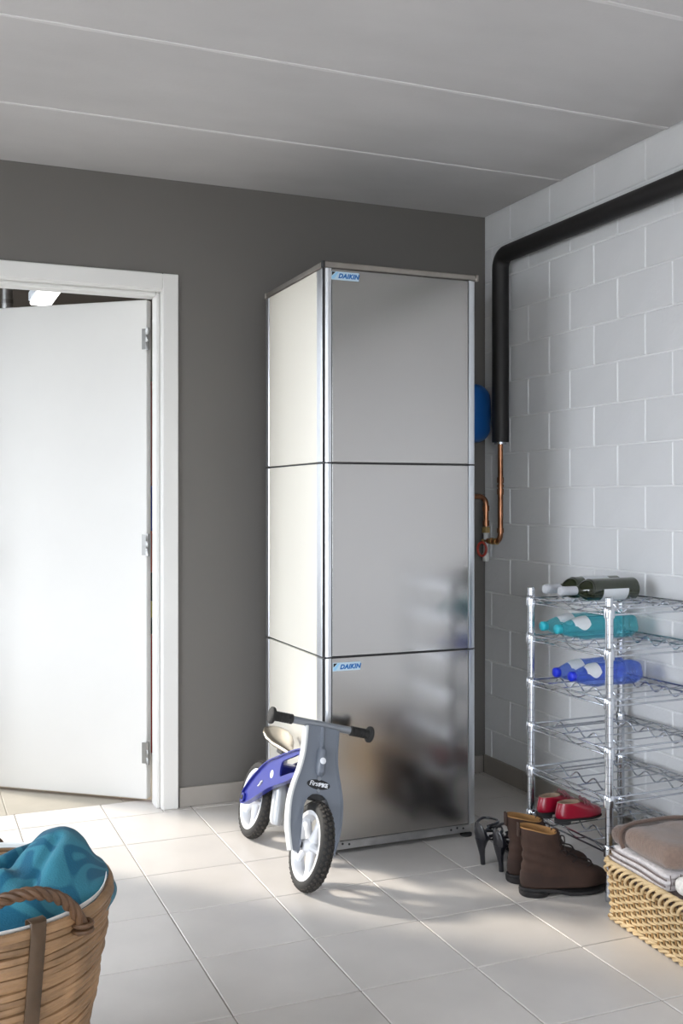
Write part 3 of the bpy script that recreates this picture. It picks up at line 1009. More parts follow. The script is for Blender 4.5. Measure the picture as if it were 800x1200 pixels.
def wine(u, v, z, roll, label):
    o = lay('wine_bottle', label, 'bottle', u, v, z, roll, 'wine bottles on the top shelf')
    pr = [(0.0, 0.012), (0.020, 0.006), (0.030, 0.001), (0.0355, 0.0), (0.0375, 0.004), (0.038, 0.012), (0.038, 0.17), (0.0375, 0.182), (0.034, 0.197), (0.026, 0.212), (0.0185, 0.224), (0.0150, 0.236), (0.0142, 0.25), (0.0140, 0.298), (0.0, 0.299)]
    pr2 = [(p.x, p.y) for p in spline([(a, b, 0) for a, b in pr], 2)]
    obj('glass', *lathe([(max(0, r), z_) for r, z_ in pr2], 28), M_WINE, o, angle=60)
    obj('capsule', *lathe([(0.0146, 0.238), (0.0150, 0.240), (0.0150, 0.284), (0.0158, 0.286), (0.0158, 0.300), (0.0145, 0.3025), (0.0, 0.3025)], 24), M_CAPS, o)
    arc_patch(lambda z_: 0.038, 0.045, 0.150, -1.25, 1.25, M_LABEL, o)
    return o
wine(0.338, 0.383, 0.9235, R(5), 'far wine bottle with pale label on top rack shelf, partly hidden behind the nearer one')
wine(0.336, 0.293, 0.9235, R(205), 'near dark green wine bottle with silver capsule on top rack shelf')
def pet(u, v, z, roll, label, kind, L=0.33):
    m, mc, grp = (M_AQUA, M_AQUAC, 'aqua water bottles on the second shelf') if kind == 'aqua' else (M_BLUE, M_BLUEC, 'blue water bottles on the third shelf')
    o = lay('water_bottle', label, 'bottle', u, v, z, roll, grp)
    k = L / 0.33
    pr = [(0.0, 0.010), (0.012, 0.004), (0.024, 0.0), (0.034, 0.003), (0.0395, 0.014), (0.0405, 0.03)]
    z_ = 0.036
    while z_ < 0.085:
        pr += [(0.0405, z_), (0.0375, z_ + 0.004), (0.0405, z_ + 0.010)]
        z_ += 0.014
    pr += [(0.0405, 0.100), (0.0395, 0.104), (0.0395, 0.185), (0.0405, 0.19), (0.040, 0.205), (0.0365, 0.23), (0.029, 0.262), (0.0205, 0.288), (0.0145, 0.300), (0.0130, 0.304), (0.0130, 0.318)]
    nseg = 30
    V, F = [], []
    def rad(zz):
        return lerp_table([(a[1], a[0]) for a in pr], zz)
    for r, zz in pr:
        for q in range(nseg):
            a = 2 * PI * q / nseg
            pet_ = 0.0028 * math.cos(5 * a) * max(0, 1 - zz / 0.03) if zz < 0.03 else 0.0
            swirl = 0.0009 * math.sin(6 * a + zz * 70) if 0.19 < zz < 0.28 else 0
            rr = max(0.0, r + pet_ * (1 if r > 0.02 else 0) + swirl)
            V.append((rr * math.cos(a), rr * math.sin(a), zz * k))
    for i in range(len(pr) - 1):
        for q in range(nseg):
            q2 = (q + 1) % nseg
            F.append([i * nseg + q, i * nseg + q2, (i + 1) * nseg + q2, (i + 1) * nseg + q])
    obj('plastic_body', V, F, m, o, angle=60)
    cpn = []
    for zz, r in ((0.302, 0.0150), (0.303, 0.0158), (0.319, 0.0156), (0.3215, 0.0140), (0.322, 0.0)):
        cpn.append([(r * (1 + 0.025 * (q % 2)) * math.cos(2 * PI * q / 40), r * (1 + 0.025 * (q % 2)) * math.sin(2 * PI * q / 40), zz * k) for q in range(40)])
    obj('cap', *loft(cpn, True, False), mc, o, angle=60)
    rl = lambda zz: rad(zz / k)
    arc_patch(rl, 0.205 * k, 0.262 * k, -1.0, 1.0, M_LABEL, o, lambda t: 0.55 + 0.45 * math.sin(PI * min(1, t * 1.1)))
    return o
pet(0.345, 0.383, 0.7975, R(-28), 'far aqua plastic water bottle on second rack shelf', 'aqua')
pet(0.338, 0.293, 0.7975, R(-38), 'near aqua plastic water bottle on second rack shelf', 'aqua')
pet(0.322, 0.338, 0.6455, R(-30), 'far blue plastic water bottle on third rack shelf', 'blue', 0.285)
pet(0.318, 0.248, 0.6455, R(-40), 'near blue plastic water bottle on third rack shelf', 'blue', 0.285)

# ================================================================== FOOTWEAR
M_BOOT = mat('brown_suede', srgb(54, 35, 26), 0.85, var=0.22, vscale=22, bump=0.3, bscale=60)
M_BOOTD = mat('dark_brown_suede', srgb(48, 31, 24), 0.85, var=0.2, vscale=25)
M_SOLE = mat('black_sole', srgb(28, 26, 27), 0.65)
M_TAN = mat('tan_lining', srgb(150, 110, 62), 0.75, var=0.12, vscale=20)
M_LACE = mat('dark_laces', srgb(42, 33, 30), 0.8)
M_REDL = mat('red_leather', srgb(140, 14, 40), 0.28, coat=0.3, var=0.05)
M_BEI = mat('beige_lining', srgb(150, 128, 108), 0.75, var=0.1)
M_RLACE = mat('pale_laces', srgb(138, 84, 90), 0.75)
M_PATENT = mat('black_patent', srgb(22, 22, 28), 0.22, coat=0.6)
NC = 36
def foot_contour(xb, xf, hw, z, toe=0.5, side=1.0, waist=0.0, L=None):
    """closed contour from heel (xb) to toe (xf); hw half width; side skews toes"""
    pts = []
    for k in range(NC):
        t = 2 * PI * k / NC
        c, s = math.cos(t), math.sin(t)
        # superellipse-ish
        e = 0.85
        cx_ = math.copysign(abs(c) ** e, c)
        sy_ = math.copysign(abs(s) ** 0.9, s)
        x = (xb + xf) / 2 + (xf - xb) / 2 * cx_
        f = (x - xb) / max(1e-6, xf - xb)
        w = hw * (1 - waist * math.exp(-((f - 0.42) / 0.16) ** 2)) * (0.88 + 0.12 * math.sin(PI * min(1, max(0, (f - 0.25) / 0.75))))
        y = w * sy_ + side * 0.012 * waist * 4 * max(0, f - 0.5) * (xf - xb) / 0.27
        pts.append(Vector((x, y, z)))
    return pts
def boot(loc, rz, side, label):
    o = thing('ankle_boot', label, 'boot', loc, (0, 0, rz), 'brown ankle boots')
    o.scale = (1, 1, 0.95)
    L = 0.285
    # (z, back, front, halfwidth, waist)
    lv = [(0.026, 0.004, 0.280, 0.047, 0.16), (0.034, 0.001, 0.283, 0.049, 0.14), (0.050, -0.001, 0.282, 0.0495, 0.13), (0.064, 0.000, 0.275, 0.048, 0.12),
          (0.076, 0.001, 0.258, 0.046, 0.10), (0.086, 0.002, 0.228, 0.0445, 0.07), (0.096, 0.003, 0.196, 0.0435, 0.03), (0.108, 0.005, 0.168, 0.0425, 0), (0.122, 0.006, 0.146, 0.042, 0),
          (0.138, 0.006, 0.133, 0.0425, 0), (0.156, 0.004, 0.125, 0.044, 0), (0.176, 0.001, 0.120, 0.046, 0), (0.196, -0.003, 0.117, 0.0475, 0), (0.212, -0.006, 0.114, 0.0485, 0)]
    rings = []
    zs = [lv[0][0] + (lv[-1][0] - lv[0][0]) * k / 26 for k in range(27)]
    tb = [[(a[0], a[i]) for a in lv] for i in range(1, 5)]
    for z in zs:
        xb, xf, hw, wa = [smooth_table(t, z) for t in tb]
        rg = foot_contour(xb, xf, hw, z, side=side, waist=wa)
        for v in rg:                       # creases round the ankle
            cr = 0.0028 * math.sin(z * 190 + v.x * 55 + 2 * side) * math.exp(-((z - 0.125) / 0.035) ** 2)
            d_ = Vector((v.x - (xb + xf) / 2, v.y, 0))
            if d_.length > 0:
                v += d_.normalized() * cr
            if z > 0.19:
                v.z += (0.010 * math.cos((v.x - xb) / (xf - xb) * PI)) * (z - 0.19) / 0.022
        rings.append(rg)
    top = rings[-1]
    c = sum(top, Vector()) / NC
    obj('upper', *loft(rings, True, False), M_BOOT, o, angle=80)
    inn = []
    for q, dz in ((1.0, 0.0), (0.97, 0.003), (0.93, 0.001), (0.89, -0.006), (0.82, -0.03), (0.70, -0.05)):
        inn.append([Vector((c.x + (v.x - c.x) * q, v.y * q, v.z + dz)) for v in top])
    obj('lining', *loft(inn, False, True), M_TAN, o, angle=80)
    # sole and heel
    so = [foot_contour(-0.004, 0.289, 0.053, 0.016, side=side, waist=0.16), foot_contour(-0.006, 0.290, 0.0545, 0.020, side=side, waist=0.15), foot_contour(-0.005, 0.289, 0.0535, 0.027, side=side, waist=0.14)]
    for rg in so:
        for v in rg:
            v.z -= 0.013 * max(0, min(1, (v.x - 0.085) / 0.06)) * (1 - 0.6 * max(0, min(1, (v.x - 0.2) / 0.09)) ** 2)
    obj('sole', *loft(so), M_SOLE, o)
    he = [foot_contour(-0.002, 0.088, 0.042, 0.0, side=0), foot_contour(-0.004, 0.090, 0.0445, 0.003, side=0), foot_contour(-0.005, 0.094, 0.047, 0.018, side=0)]
    obj('heel', *loft(he), M_SOLE, o)
    fs = [foot_contour(0.128, 0.262, 0.044, z, side=side * 0.8) for z in (0.0006, 0.006)]
    obj('forefoot_sole', *loft(fs), M_SOLE, o)
    # heel counter seam panel and pull tab, laces
    cn = []
    for z in (0.034, 0.05, 0.066, 0.078):
        xb, xf, hw, wa = [smooth_table(t, z) for t in tb]
        full = foot_contour(xb - 0.002, xf, hw + 0.0022, z, side=side, waist=wa)
        half = [v for v in full]
        row = [half[(9 + q) % NC] for q in range(19)]
        cn.append(row)
    V = [v for r_ in cn for v in r_]; F = []
    for i in range(3):
        for q in range(18):
            if i == 2 and (q < 3 or q > 14):
                continue
            F.append([i * 19 + q, i * 19 + q + 1, (i + 1) * 19 + q + 1, (i + 1) * 19 + q])
    obj('heel_counter', V, F, M_BOOTD, o, angle=80)
    obj('pull_tab', *bbox((-0.012, -0.009, 0.190), (-0.006, 0.009, 0.236), 0.0015), M_BOOTD, o)
    def front(z):
        return smooth_table(tb[1], z)
    tongue = []
    for z in (0.085, 0.10, 0.12, 0.14, 0.165, 0.19, 0.206):
        x = front(z)
        tongue.append([Vector((x - 0.012, -0.016, z)), Vector((x + 0.0035, -0.012, z + 0.002)), Vector((x + 0.005, 0, z + 0.003)), Vector((x + 0.0035, 0.012, z + 0.002)), Vector((x - 0.012, 0.016, z))])
    V = [v for r_ in tongue for v in r_]; F = []
    for i in range(len(tongue) - 1):
        for q in range(4):
            F.append([i * 5 + q, i * 5 + q + 1, (i + 1) * 5 + q + 1, (i + 1) * 5 + q])
    obj('tongue', V, F, M_BOOTD, o, angle=80)
    for k, z in enumerate((0.088, 0.105, 0.122, 0.140, 0.158, 0.176)):
        x = front(z)
        obj('lace', *tube(spline([(x - 0.014, -0.024, z), (x + 0.004, -0.012, z + 0.003), (x + 0.0085, 0, z + 0.006), (x + 0.004, 0.012, z + 0.010), (x - 0.014, 0.024, z + 0.012)], 3), 0.0026, 6), M_LACE, o)
    bx_, bz_ = front(0.185) + 0.006, 0.185
    for s in (-1, 1):
        obj('lace_bow', *tube(spline([(bx_, 0, bz_), (bx_ + 0.008, s * 0.018, bz_ + 0.004), (bx_ + 0.006, s * 0.030, bz_ - 0.012), (bx_ + 0.004, s * 0.016, bz_ - 0.014), (bx_, 0, bz_)], 4), 0.0022, 6), M_LACE, o)
        obj('lace_end', *tube(spline([(bx_, 0, bz_), (bx_ + 0.01, s * 0.010, bz_ - 0.02), (bx_ + 0.016, s * 0.016, bz_ - 0.05)], 4), 0.002, 6), M_LACE, o)
    return o
boot((1.760, 2.770, 0.0005), R(-13), 1, 'near brown suede ankle boot, its toe towards the woven basket')
boot((1.782, 2.880, 0.0005), R(-6), -1, 'far brown suede ankle boot, mostly hidden behind the nearer boot')

def red_shoe(u, v, rz, side, label):
    p = rk(u, v, SHELF[5] + 0.0185)
    o = thing('red_shoe', label, 'shoe', p, (0, 0, RK + rz), "child's red shoes on the lowest shelf")
    lv = [(0.010, 0.003, 0.170, 0.030, 0.14), (0.018, 0.0, 0.173, 0.032, 0.12), (0.030, 0.001, 0.170, 0.0315, 0.10), (0.040, 0.003, 0.156, 0.030, 0.06), (0.048, 0.005, 0.132, 0.028, 0.02), (0.054, 0.007, 0.108, 0.026, 0), (0.060, 0.008, 0.092, 0.024, 0)]
    tb = [[(a[0], a[i]) for a in lv] for i in range(1, 5)]
    rings = []
    for k in range(15):
        z = 0.010 + 0.050 * k / 14
        xb, xf, hw, wa = [smooth_table(t, z) for t in tb]
        rg = foot_contour(xb, xf, hw, z, side=side, waist=wa)
        rings.append(rg)
    top = rings[-1]
    c = sum(top, Vector()) / NC
    obj('upper', *loft(rings, True, False), M_REDL, o, angle=80)
    inn = [[Vector((c.x + (v.x - c.x) * q, v.y * q, v.z + dz)) for v in top] for q, dz in ((1, 0), (0.94, 0.001), (0.88, -0.004), (0.8, -0.035))]
    obj('lining', *loft(inn, False, True), M_BEI, o, angle=80)
    so = [foot_contour(-0.002, 0.175, 0.0335, z, side=side, waist=0.14) for z in (0.003, 0.010)]
    so[0] = [Vector((v.x, v.y * 0.96, v.z + 0.003 * max(0, (v.x - 0.14) / 0.035))) for v in so[0]]
    obj('sole', *loft(so), M_SOLE, o)
    he = [foot_contour(0.0, 0.052, 0.030, z, side=0) for z in (-0.006, 0.004)]
    obj('heel', *loft(he), M_SOLE, o)
    # open tongue and laces
    V = []; F = []
    for i, (x, z, w) in enumerate(((0.116, 0.051, 0.012), (0.102, 0.057, 0.017), (0.088, 0.064, 0.019), (0.078, 0.069, 0.019))):
        V += [(x, -w, z - 0.003), (x, 0, z + 0.002), (x, w, z - 0.003)]
    for i in range(3):
        for q in range(2):
            F.append([i * 3 + q, i * 3 + q + 1, i * 3 + q + 4, i * 3 + q + 3])
    obj('tongue', V, F, M_BEI, o, angle=80)
    for x, z in ((0.124, 0.0515), (0.112, 0.056), (0.100, 0.061)):
        obj('lace', *tube(spline([(x - 0.002, -0.021, z - 0.008), (x, -0.010, z + 0.002), (x, 0.010, z + 0.003), (x - 0.002, 0.021, z - 0.008)], 3), 0.0022, 6), M_RLACE, o)
    for s in (-1, 1):
        obj('lace_bow', *tube(spline([(0.098, 0, 0.065), (0.101, s * 0.014, 0.072), (0.106, s * 0.027, 0.060), (0.107, s * 0.014, 0.058), (0.098, 0, 0.065)], 4), 0.0018, 6), M_RLACE, o)
        obj('lace_end', *tube(spline([(0.098, 0, 0.065), (0.116, s * 0.014, 0.058), (0.128, s * 0.031, 0.040)], 4), 0.0018, 6), M_RLACE, o)
    return o
red_shoe(-0.012, 0.255, R(-5), 1, "near child's red leather lace-up shoe on lowest rack shelf")
red_shoe(-0.026, 0.335, R(3), -1, "far child's red leather lace-up shoe, behind the near one on the shelf")

def high_heel(loc, rz, side, label):
    o = thing('high_heel_sandal', label, 'shoe', loc, (0, 0, rz), 'black high heeled sandals')
    SP = [(0.0, 0.090), (0.035, 0.086), (0.075, 0.066), (0.115, 0.035), (0.150, 0.014), (0.185, 0.008), (0.225, 0.009)]
    HWT = [(0.0, 0.012), (0.015, 0.024), (0.04, 0.026), (0.08, 0.021), (0.12, 0.028), (0.16, 0.036), (0.20, 0.032), (0.218, 0.020), (0.225, 0.008)]
    rings = []
    for k in range(25):
        x = 0.225 * k / 24
        z = smooth_table(SP, x); hw = smooth_table(HWT, x)
        y = side * 0.006 * math.sin(PI * x / 0.225)
        rings.append([(x, y - hw, z), (x, y - hw, z + 0.005), (x, y, z + 0.006), (x, y + hw, z + 0.005), (x, y + hw, z), (x, y, z - 0.004)])
    obj('sole', *loft(rings), M_PATENT, o, angle=50)
    # heel: tapered and curved
    hr = []
    for s, cx_, ax, ay in ((0.0, 0.024, 0.0085, 0.008), (0.03, 0.021, 0.009, 0.009), (0.055, 0.017, 0.012, 0.013), (0.075, 0.018, 0.019, 0.019), (0.090, 0.022, 0.027, 0.024)):
        hr.append([(cx_ + ax * math.cos(t), ay * math.sin(t), s) for t in [2 * PI * q / 18 for q in range(18)]])
    obj('heel', *loft(hr), M_PATENT, o, angle=60)
    # heel counter cup
    V, F = [], []
    n, m_ = 16, 6
    for lay_ in (0, 1):
        for i in range(m_ + 1):
            f = i / m_
            for j in range(n + 1):
                a = PI / 2 + PI * j / n
                t = abs(j / n - 0.5) * 2
                h = 0.062 * (1 - 0.75 * t ** 2) * f
                rr = 0.026 * (1 + 0.10 * math.sin(PI * f)) - lay_ * 0.0018
                V.append((0.026 + rr * math.cos(a) * 1.05 - 0.004 * f, rr * math.sin(a), 0.086 + h))
    N = (n + 1) * (m_ + 1)
    for L_ in (0, N):
        for i in range(m_):
            for j in range(n):
                q = L_ + i * (n + 1) + j
                F.append([q, q + 1, q + n + 2, q + n + 1])
    for j in range(n):
        q = m_ * (n + 1) + j
        F.append([q, q + 1, N + q + 1, N + q])
    obj('heel_cup', V, F, M_PATENT, o, angle=80)
    def strap(p, w=0.0045):
        obj('strap', *tube(spline(p, 5), w, 8, flat=((1, 0, 0.3), 0.35)), M_PATENT, o, angle=80)
    strap([(0.020, -0.026, 0.135), (0.06, -0.034, 0.142), (0.085, 0, 0.140), (0.06, 0.034, 0.142), (0.020, 0.026, 0.135)])
    strap([(0.045, -0.026, 0.085), (0.085, -0.028, 0.105), (0.105, 0, 0.112), (0.085, 0.028, 0.105), (0.045, 0.026, 0.085)], 0.006)
    strap([(0.03, -0.027, 0.10), (0.10, -0.018, 0.09), (0.15, 0.028, 0.03)], 0.006)
    strap([(0.03, 0.027, 0.10), (0.10, 0.018, 0.09), (0.15, -0.028, 0.03)], 0.006)
    # toe band
    rings = []
    for k in range(9):
        f = k / 8; x = 0.150 + 0.055 * f
        z = smooth_table(SP, x); hw = smooth_table(HWT, x)
        rg = [(x, -hw - 0.001, z)] + [(x, -hw * math.cos(PI * q / 10), z + 0.006 + (0.036 - 0.012 * f) * math.sin(PI * q / 10)) for q in range(11)] + [(x, hw + 0.001, z)]
        rings.append(rg)
    n_ = len(rings[0]); V = [v for r_ in rings for v in r_]; F = []
    for i in range(8):
        for q in range(n_ - 1):
            F.append([i * n_ + q, i * n_ + q + 1, (i + 1) * n_ + q + 1, (i + 1) * n_ + q])
    obj('toe_band', V, F, M_PATENT, o, angle=80)
    obj('buckle', *tube([(0.052, -0.036, 0.137), (0.066, -0.0355, 0.137), (0.066, -0.0355, 0.148), (0.052, -0.036, 0.148)], 0.0013, 6, closed=True), M_CHROME, o)
    return o
high_heel((1.764, 3.042, 0.0005), R(14), 1, 'leftmost black patent high heel, its heel nearest the steel cabinet')
high_heel((1.786, 2.962, 0.0005), R(10), -1, 'black patent high heel between its twin and the brown boots')

# ================================================================== BROWN CANE LAUNDRY BASKET (front left) AND TEAL TOWEL
M_CANE = mat('brown_cane', srgb(142, 110, 78), 0.55, var=0.34, vscale=14, bump=0.3, bscale=50, objvar=0.12)
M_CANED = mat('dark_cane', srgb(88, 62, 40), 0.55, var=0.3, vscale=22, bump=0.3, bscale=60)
M_STRAP = mat('dark_leather', srgb(74, 56, 38), 0.5, var=0.15, vscale=20, bump=0.15, bscale=90)
M_LINER = mat('white_liner', srgb(225, 225, 222), 0.45)
BC = (0.122, 2.205)
BRIM, BZ = 0.268, 0.45
lb = thing('laundry_basket', 'round brown cane laundry basket with twisted handle, holding a teal towel', 'basket', (BC[0], BC[1], 0.0005))
def brad(z):
    return 0.190 + (BRIM - 0.190) * (z / BZ) ** 0.9
nrow = 32
for k in range(nrow):
    z = 0.012 + (BZ - 0.020) * k / (nrow - 1)
    r0 = brad(z)
    ph, ph2 = random.uniform(0, 6.28), random.uniform(0, 6.28)
    pts = []
    for q in range(72):
        a = 2 * PI * q / 72
        rr = r0 + 0.0016 * math.sin(3 * a + ph) + 0.0012 * math.sin(7 * a + ph2)
        pts.append((rr * math.cos(a), rr * math.sin(a), z + 0.0014 * math.sin(4 * a + ph2)))
    obj('cane', *tube(pts, 0.0076 if k < nrow - 1 else 0.0095, 8, closed=True), M_CANE, lb)
V, F = lathe([(BRIM - 0.0108, BZ - 0.004), (BRIM - 0.0105, BZ + 0.004), (BRIM - 0.0080, BZ + 0.0070), (BRIM - 0.009, BZ + 0.0070), (BRIM - 0.0120, BZ + 0.004), (BRIM - 0.0118, BZ - 0.004)], 64)
obj('liner', V, F[:-2], M_LINER, lb)
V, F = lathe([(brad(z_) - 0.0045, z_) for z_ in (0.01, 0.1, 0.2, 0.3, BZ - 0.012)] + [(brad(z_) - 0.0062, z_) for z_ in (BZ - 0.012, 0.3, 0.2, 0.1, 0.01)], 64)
obj('gap_shade_wall', V, F[:-2], M_CANED, lb)  # dark sheet added behind the canes to stand in for shade in the gaps
obj('base_disc', *lathe([(brad(0) - 0.004, 0.004), (brad(0) - 0.004, 0.012)], 48), M_CANED, lb)
def bpt(th, z, off=0.0):
    r0 = brad(z) + off
    return Vector((r0 * math.cos(th), r0 * math.sin(th), z))
for th in (R(-70), R(160)):
    rings = []
    hw = 0.0155
    for q in range(17):
        z = BZ + 0.016 - (BZ + 0.006) * q / 16
        off = 0.0125
        ta = hw / (brad(min(z, BZ)) + 0.012)
        zz = min(z, BZ)
        rings.append([Vector(((brad(zz) + o_) * math.cos(th + t_), (brad(zz) + o_) * math.sin(th + t_), z)) for o_, t_ in ((off, -ta), (off + 0.003, -ta * 0.9), (off + 0.004, 0), (off + 0.003, ta * 0.9), (off, ta))])
    n_ = 5; V = [v for r_ in rings for v in r_]; F = []
    for i in range(16):
        for q in range(n_ - 1):
            F.append([i * n_ + q, i * n_ + q + 1, (i + 1) * n_ + q + 1, (i + 1) * n_ + q])
    # fold over the rim to the inside
    m0 = len(V)
    for o_, zz in ((0.010, BZ + 0.019), (-0.002, BZ + 0.021), (-0.012, BZ + 0.016), (-0.014, BZ - 0.03)):
        V += [Vector(((BRIM + o_) * math.cos(th + t_), (BRIM + o_) * math.sin(th + t_), zz)) for t_ in (-0.056, -0.050, 0, 0.050, 0.056)]
    prev = list(range(5))
    for i in range(4):
        cur = list(range(m0 + i * 5, m0 + i * 5 + 5))
        for q in range(4):
            F.append([prev[q], prev[q + 1], cur[q + 1], cur[q]])
        prev = cur
    st = obj('strap', V, F, M_STRAP, lb, angle=60)
    md = st.modifiers.new('thickness', 'SOLIDIFY'); md.thickness = 0.002
def rope(th0, th1, rise):
    ctr = []
    for q in range(49):
        t = q / 48
        th = th0 + (th1 - th0) * (t + 0.0)
        z = BZ - 0.035 + (rise + 0.035) * (math.sin(PI * t) ** 0.62)
        rr = BRIM + 0.014 + 0.010 * math.sin(PI * t)
        ctr.append(Vector((rr * math.cos(th), rr * math.sin(th), z)))
    h = bpy.data.objects.new('handle', None); link(h, lb)
    for s in range(3):
        pts = []
        for q, c in enumerate(ctr):
            tg = (ctr[min(q + 1, 48)] - ctr[max(q - 1, 0)]).normalized()
            rad_ = Vector((c.x, c.y, 0)).normalized()
            n1 = (rad_ - tg * rad_.dot(tg)).normalized()
            n2 = tg.cross(n1)
            a = 2 * PI * (q / 48 * 5.0 + s / 3)
            pts.append(c + (n1 * math.cos(a) + n2 * math.sin(a)) * 0.0062)
        obj('strand', *tube(pts, 0.0066, 8), M_CANED, h)
    for end in (0, 48):
        c = ctr[end]
        rad_ = Vector((c.x, c.y, 0)).normalized()
        tg_ = Vector((-rad_.y, rad_.x, 0))
        for dz in (0.0, 0.012):
            pts = [c + Vector((0, 0, 0.006 + dz)) + rad_ * 0.0165 * math.cos(a) + tg_ * 0.017 * math.sin(a) for a in [2 * PI * k / 20 for k in range(20)]]
            obj('binding', *tube(pts, 0.005, 8, closed=True), M_CANED, h)
rope(R(-106), R(-50), 0.078)
rope(R(74), R(130), 0.078)

# teal towel heaped in the basket
def teal_material():
    m = mat('teal_terry', srgb(24, 120, 156), 0.95, sheen=0.1, bump=0.35, bscale=260)
    nt = m.node_tree
    b = nt.nodes['Principled BSDF']
    tc = nt.nodes.new('ShaderNodeTexCoord')
    n = nt.nodes.new('ShaderNodeTexNoise'); n.inputs['Scale'].default_value = 5.5; n.inputs['Distortion'].default_value = 2.2; n.inputs['Detail'].default_value = 0
    nt.links.new(tc.outputs['Object'], n.inputs['Vector'])
    ma = nt.nodes.new('ShaderNodeMath'); ma.operation = 'MULTIPLY'; ma.inputs[1].default_value = 26
    si = nt.nodes.new('ShaderNodeMath'); si.operation = 'SINE'
    nt.links.new(n.outputs['Fac'], ma.inputs[0]); nt.links.new(ma.outputs[0], si.inputs[0])
    cr = nt.nodes.new('ShaderNodeValToRGB')
    cr.color_ramp.elements[0].position = 0.36; cr.color_ramp.elements[0].color = srgb(5, 84, 110)
    cr.color_ramp.elements[1].position = 0.70; cr.color_ramp.elements[1].color = srgb(42, 112, 130)
    mr = nt.nodes.new('ShaderNodeMapRange'); mr.inputs[1].default_value = -1
    nt.links.new(si.outputs[0], mr.inputs[0]); nt.links.new(mr.outputs[0], cr.inputs[0])
    nt.links.new(cr.outputs[0], b.inputs['Base Color'])
    return m
tw_t = thing('teal_towel', 'teal bath towel with pale swirls heaped in the brown cane basket', 'towel', (BC[0], BC[1], 0))
# towel directions: e1 = to the right in the picture, e2 = away from the camera
E1 = Vector((math.cos(R(-19)), math.sin(R(-19)), 0)); E2 = Vector((-E1.y, E1.x, 0))
def ridge(x, y, x0, y0, x1, y1, w, h):
    dx, dy = x1 - x0, y1 - y0
    L2 = dx * dx + dy * dy
    t = max(0, min(1, ((x - x0) * dx + (y - y0) * dy) / L2))
    d = math.hypot(x - x0 - t * dx, y - y0 - t * dy)
    return h * math.exp(-(d / w) ** 2)
def towel_h(x, y):
    """height over the rim plane, x right, y away"""
    r = math.hypot(x, y) / 0.262
    z = 0.030 * max(0, 1 - r ** 2.2) - 0.022 - 0.03 * max(0, (y - x) / 0.2)
    z += 0.088 * math.exp(-(((x - 0.145) / 0.085) ** 2 + ((y - 0.085) / 0.11) ** 2))
    z += ridge(x, y, -0.20, -0.05, -0.02, 0.05, 0.026, 0.030)
    z += ridge(x, y, -0.02, 0.03, 0.09, 0.12, 0.026, 0.024)
    z += ridge(x, y, 0.07, 0.16, 0.18, 0.12, 0.030, 0.012)
    z += ridge(x, y, 0.16, 0.0, 0.21, 0.08, 0.03, 0.016)
    z += ridge(x, y, -0.22, -0.12, 0.06, -0.03, 0.026, 0.030)
    z += ridge(x, y, -0.10, -0.19, 0.14, -0.10, 0.026, 0.024)
    z -= ridge(x, y, -0.10, -0.05, 0.05, 0.03, 0.014, 0.034)
    z -= ridge(x, y, 0.12, -0.05, 0.15, 0.06, 0.012, 0.014)
    z -= ridge(x, y, 0.05, 0.03, 0.105, 0.14, 0.012, 0.026)
    z -= ridge(x, y, -0.16, -0.15, 0.06, -0.09, 0.014, 0.026)
    z += 0.004 * math.sin(31 * x + 17 * y) + 0.003 * math.sin(47 * y - 23 * x + 1)
    return z
V, F = [], []
nr, na = 40, 110
for i in range(nr + 1):
    f = i / nr
    for k in range(na):
        a = 2 * PI * k / na
        # where the towel hangs over the rim (towards the right/back-right)
        hang = max(0, math.cos(a - R(22))) ** 6
        lim = 0.243 + 0.041 * hang
        r = lim * f
        x, y = r * math.cos(a), r * math.sin(a)
        z = BZ + towel_h(x, y)
        front = max(0, -math.sin(a)) ** 1.5
        z -= 0.05 * front * f ** 3
        if f > 0.80:
            g = (f - 0.80) / 0.20
            rimz = BZ + 0.018
            z = z * (1 - hang * g) + (rimz - 0.05 * max(0, g - 0.62) / 0.38) * hang * g if hang > 0.02 else z
            z -= (1 - hang) * 0.050 * g * g
        p = E1 * x + E2 * y
        V.append((p.x, p.y, z))
for i in range(nr):
    for k in range(na):
        k2 = (k + 1) % na
        F.append([i * na + k, i * na + k2, (i + 1) * na + k2, (i + 1) * na + k])
tm = teal_material()
to = obj('cloth', V, F, tm, tw_t, angle=180)
sm = to.modifiers.new('thickness', 'SOLIDIFY'); sm.thickness = 0.006; sm.offset = -1

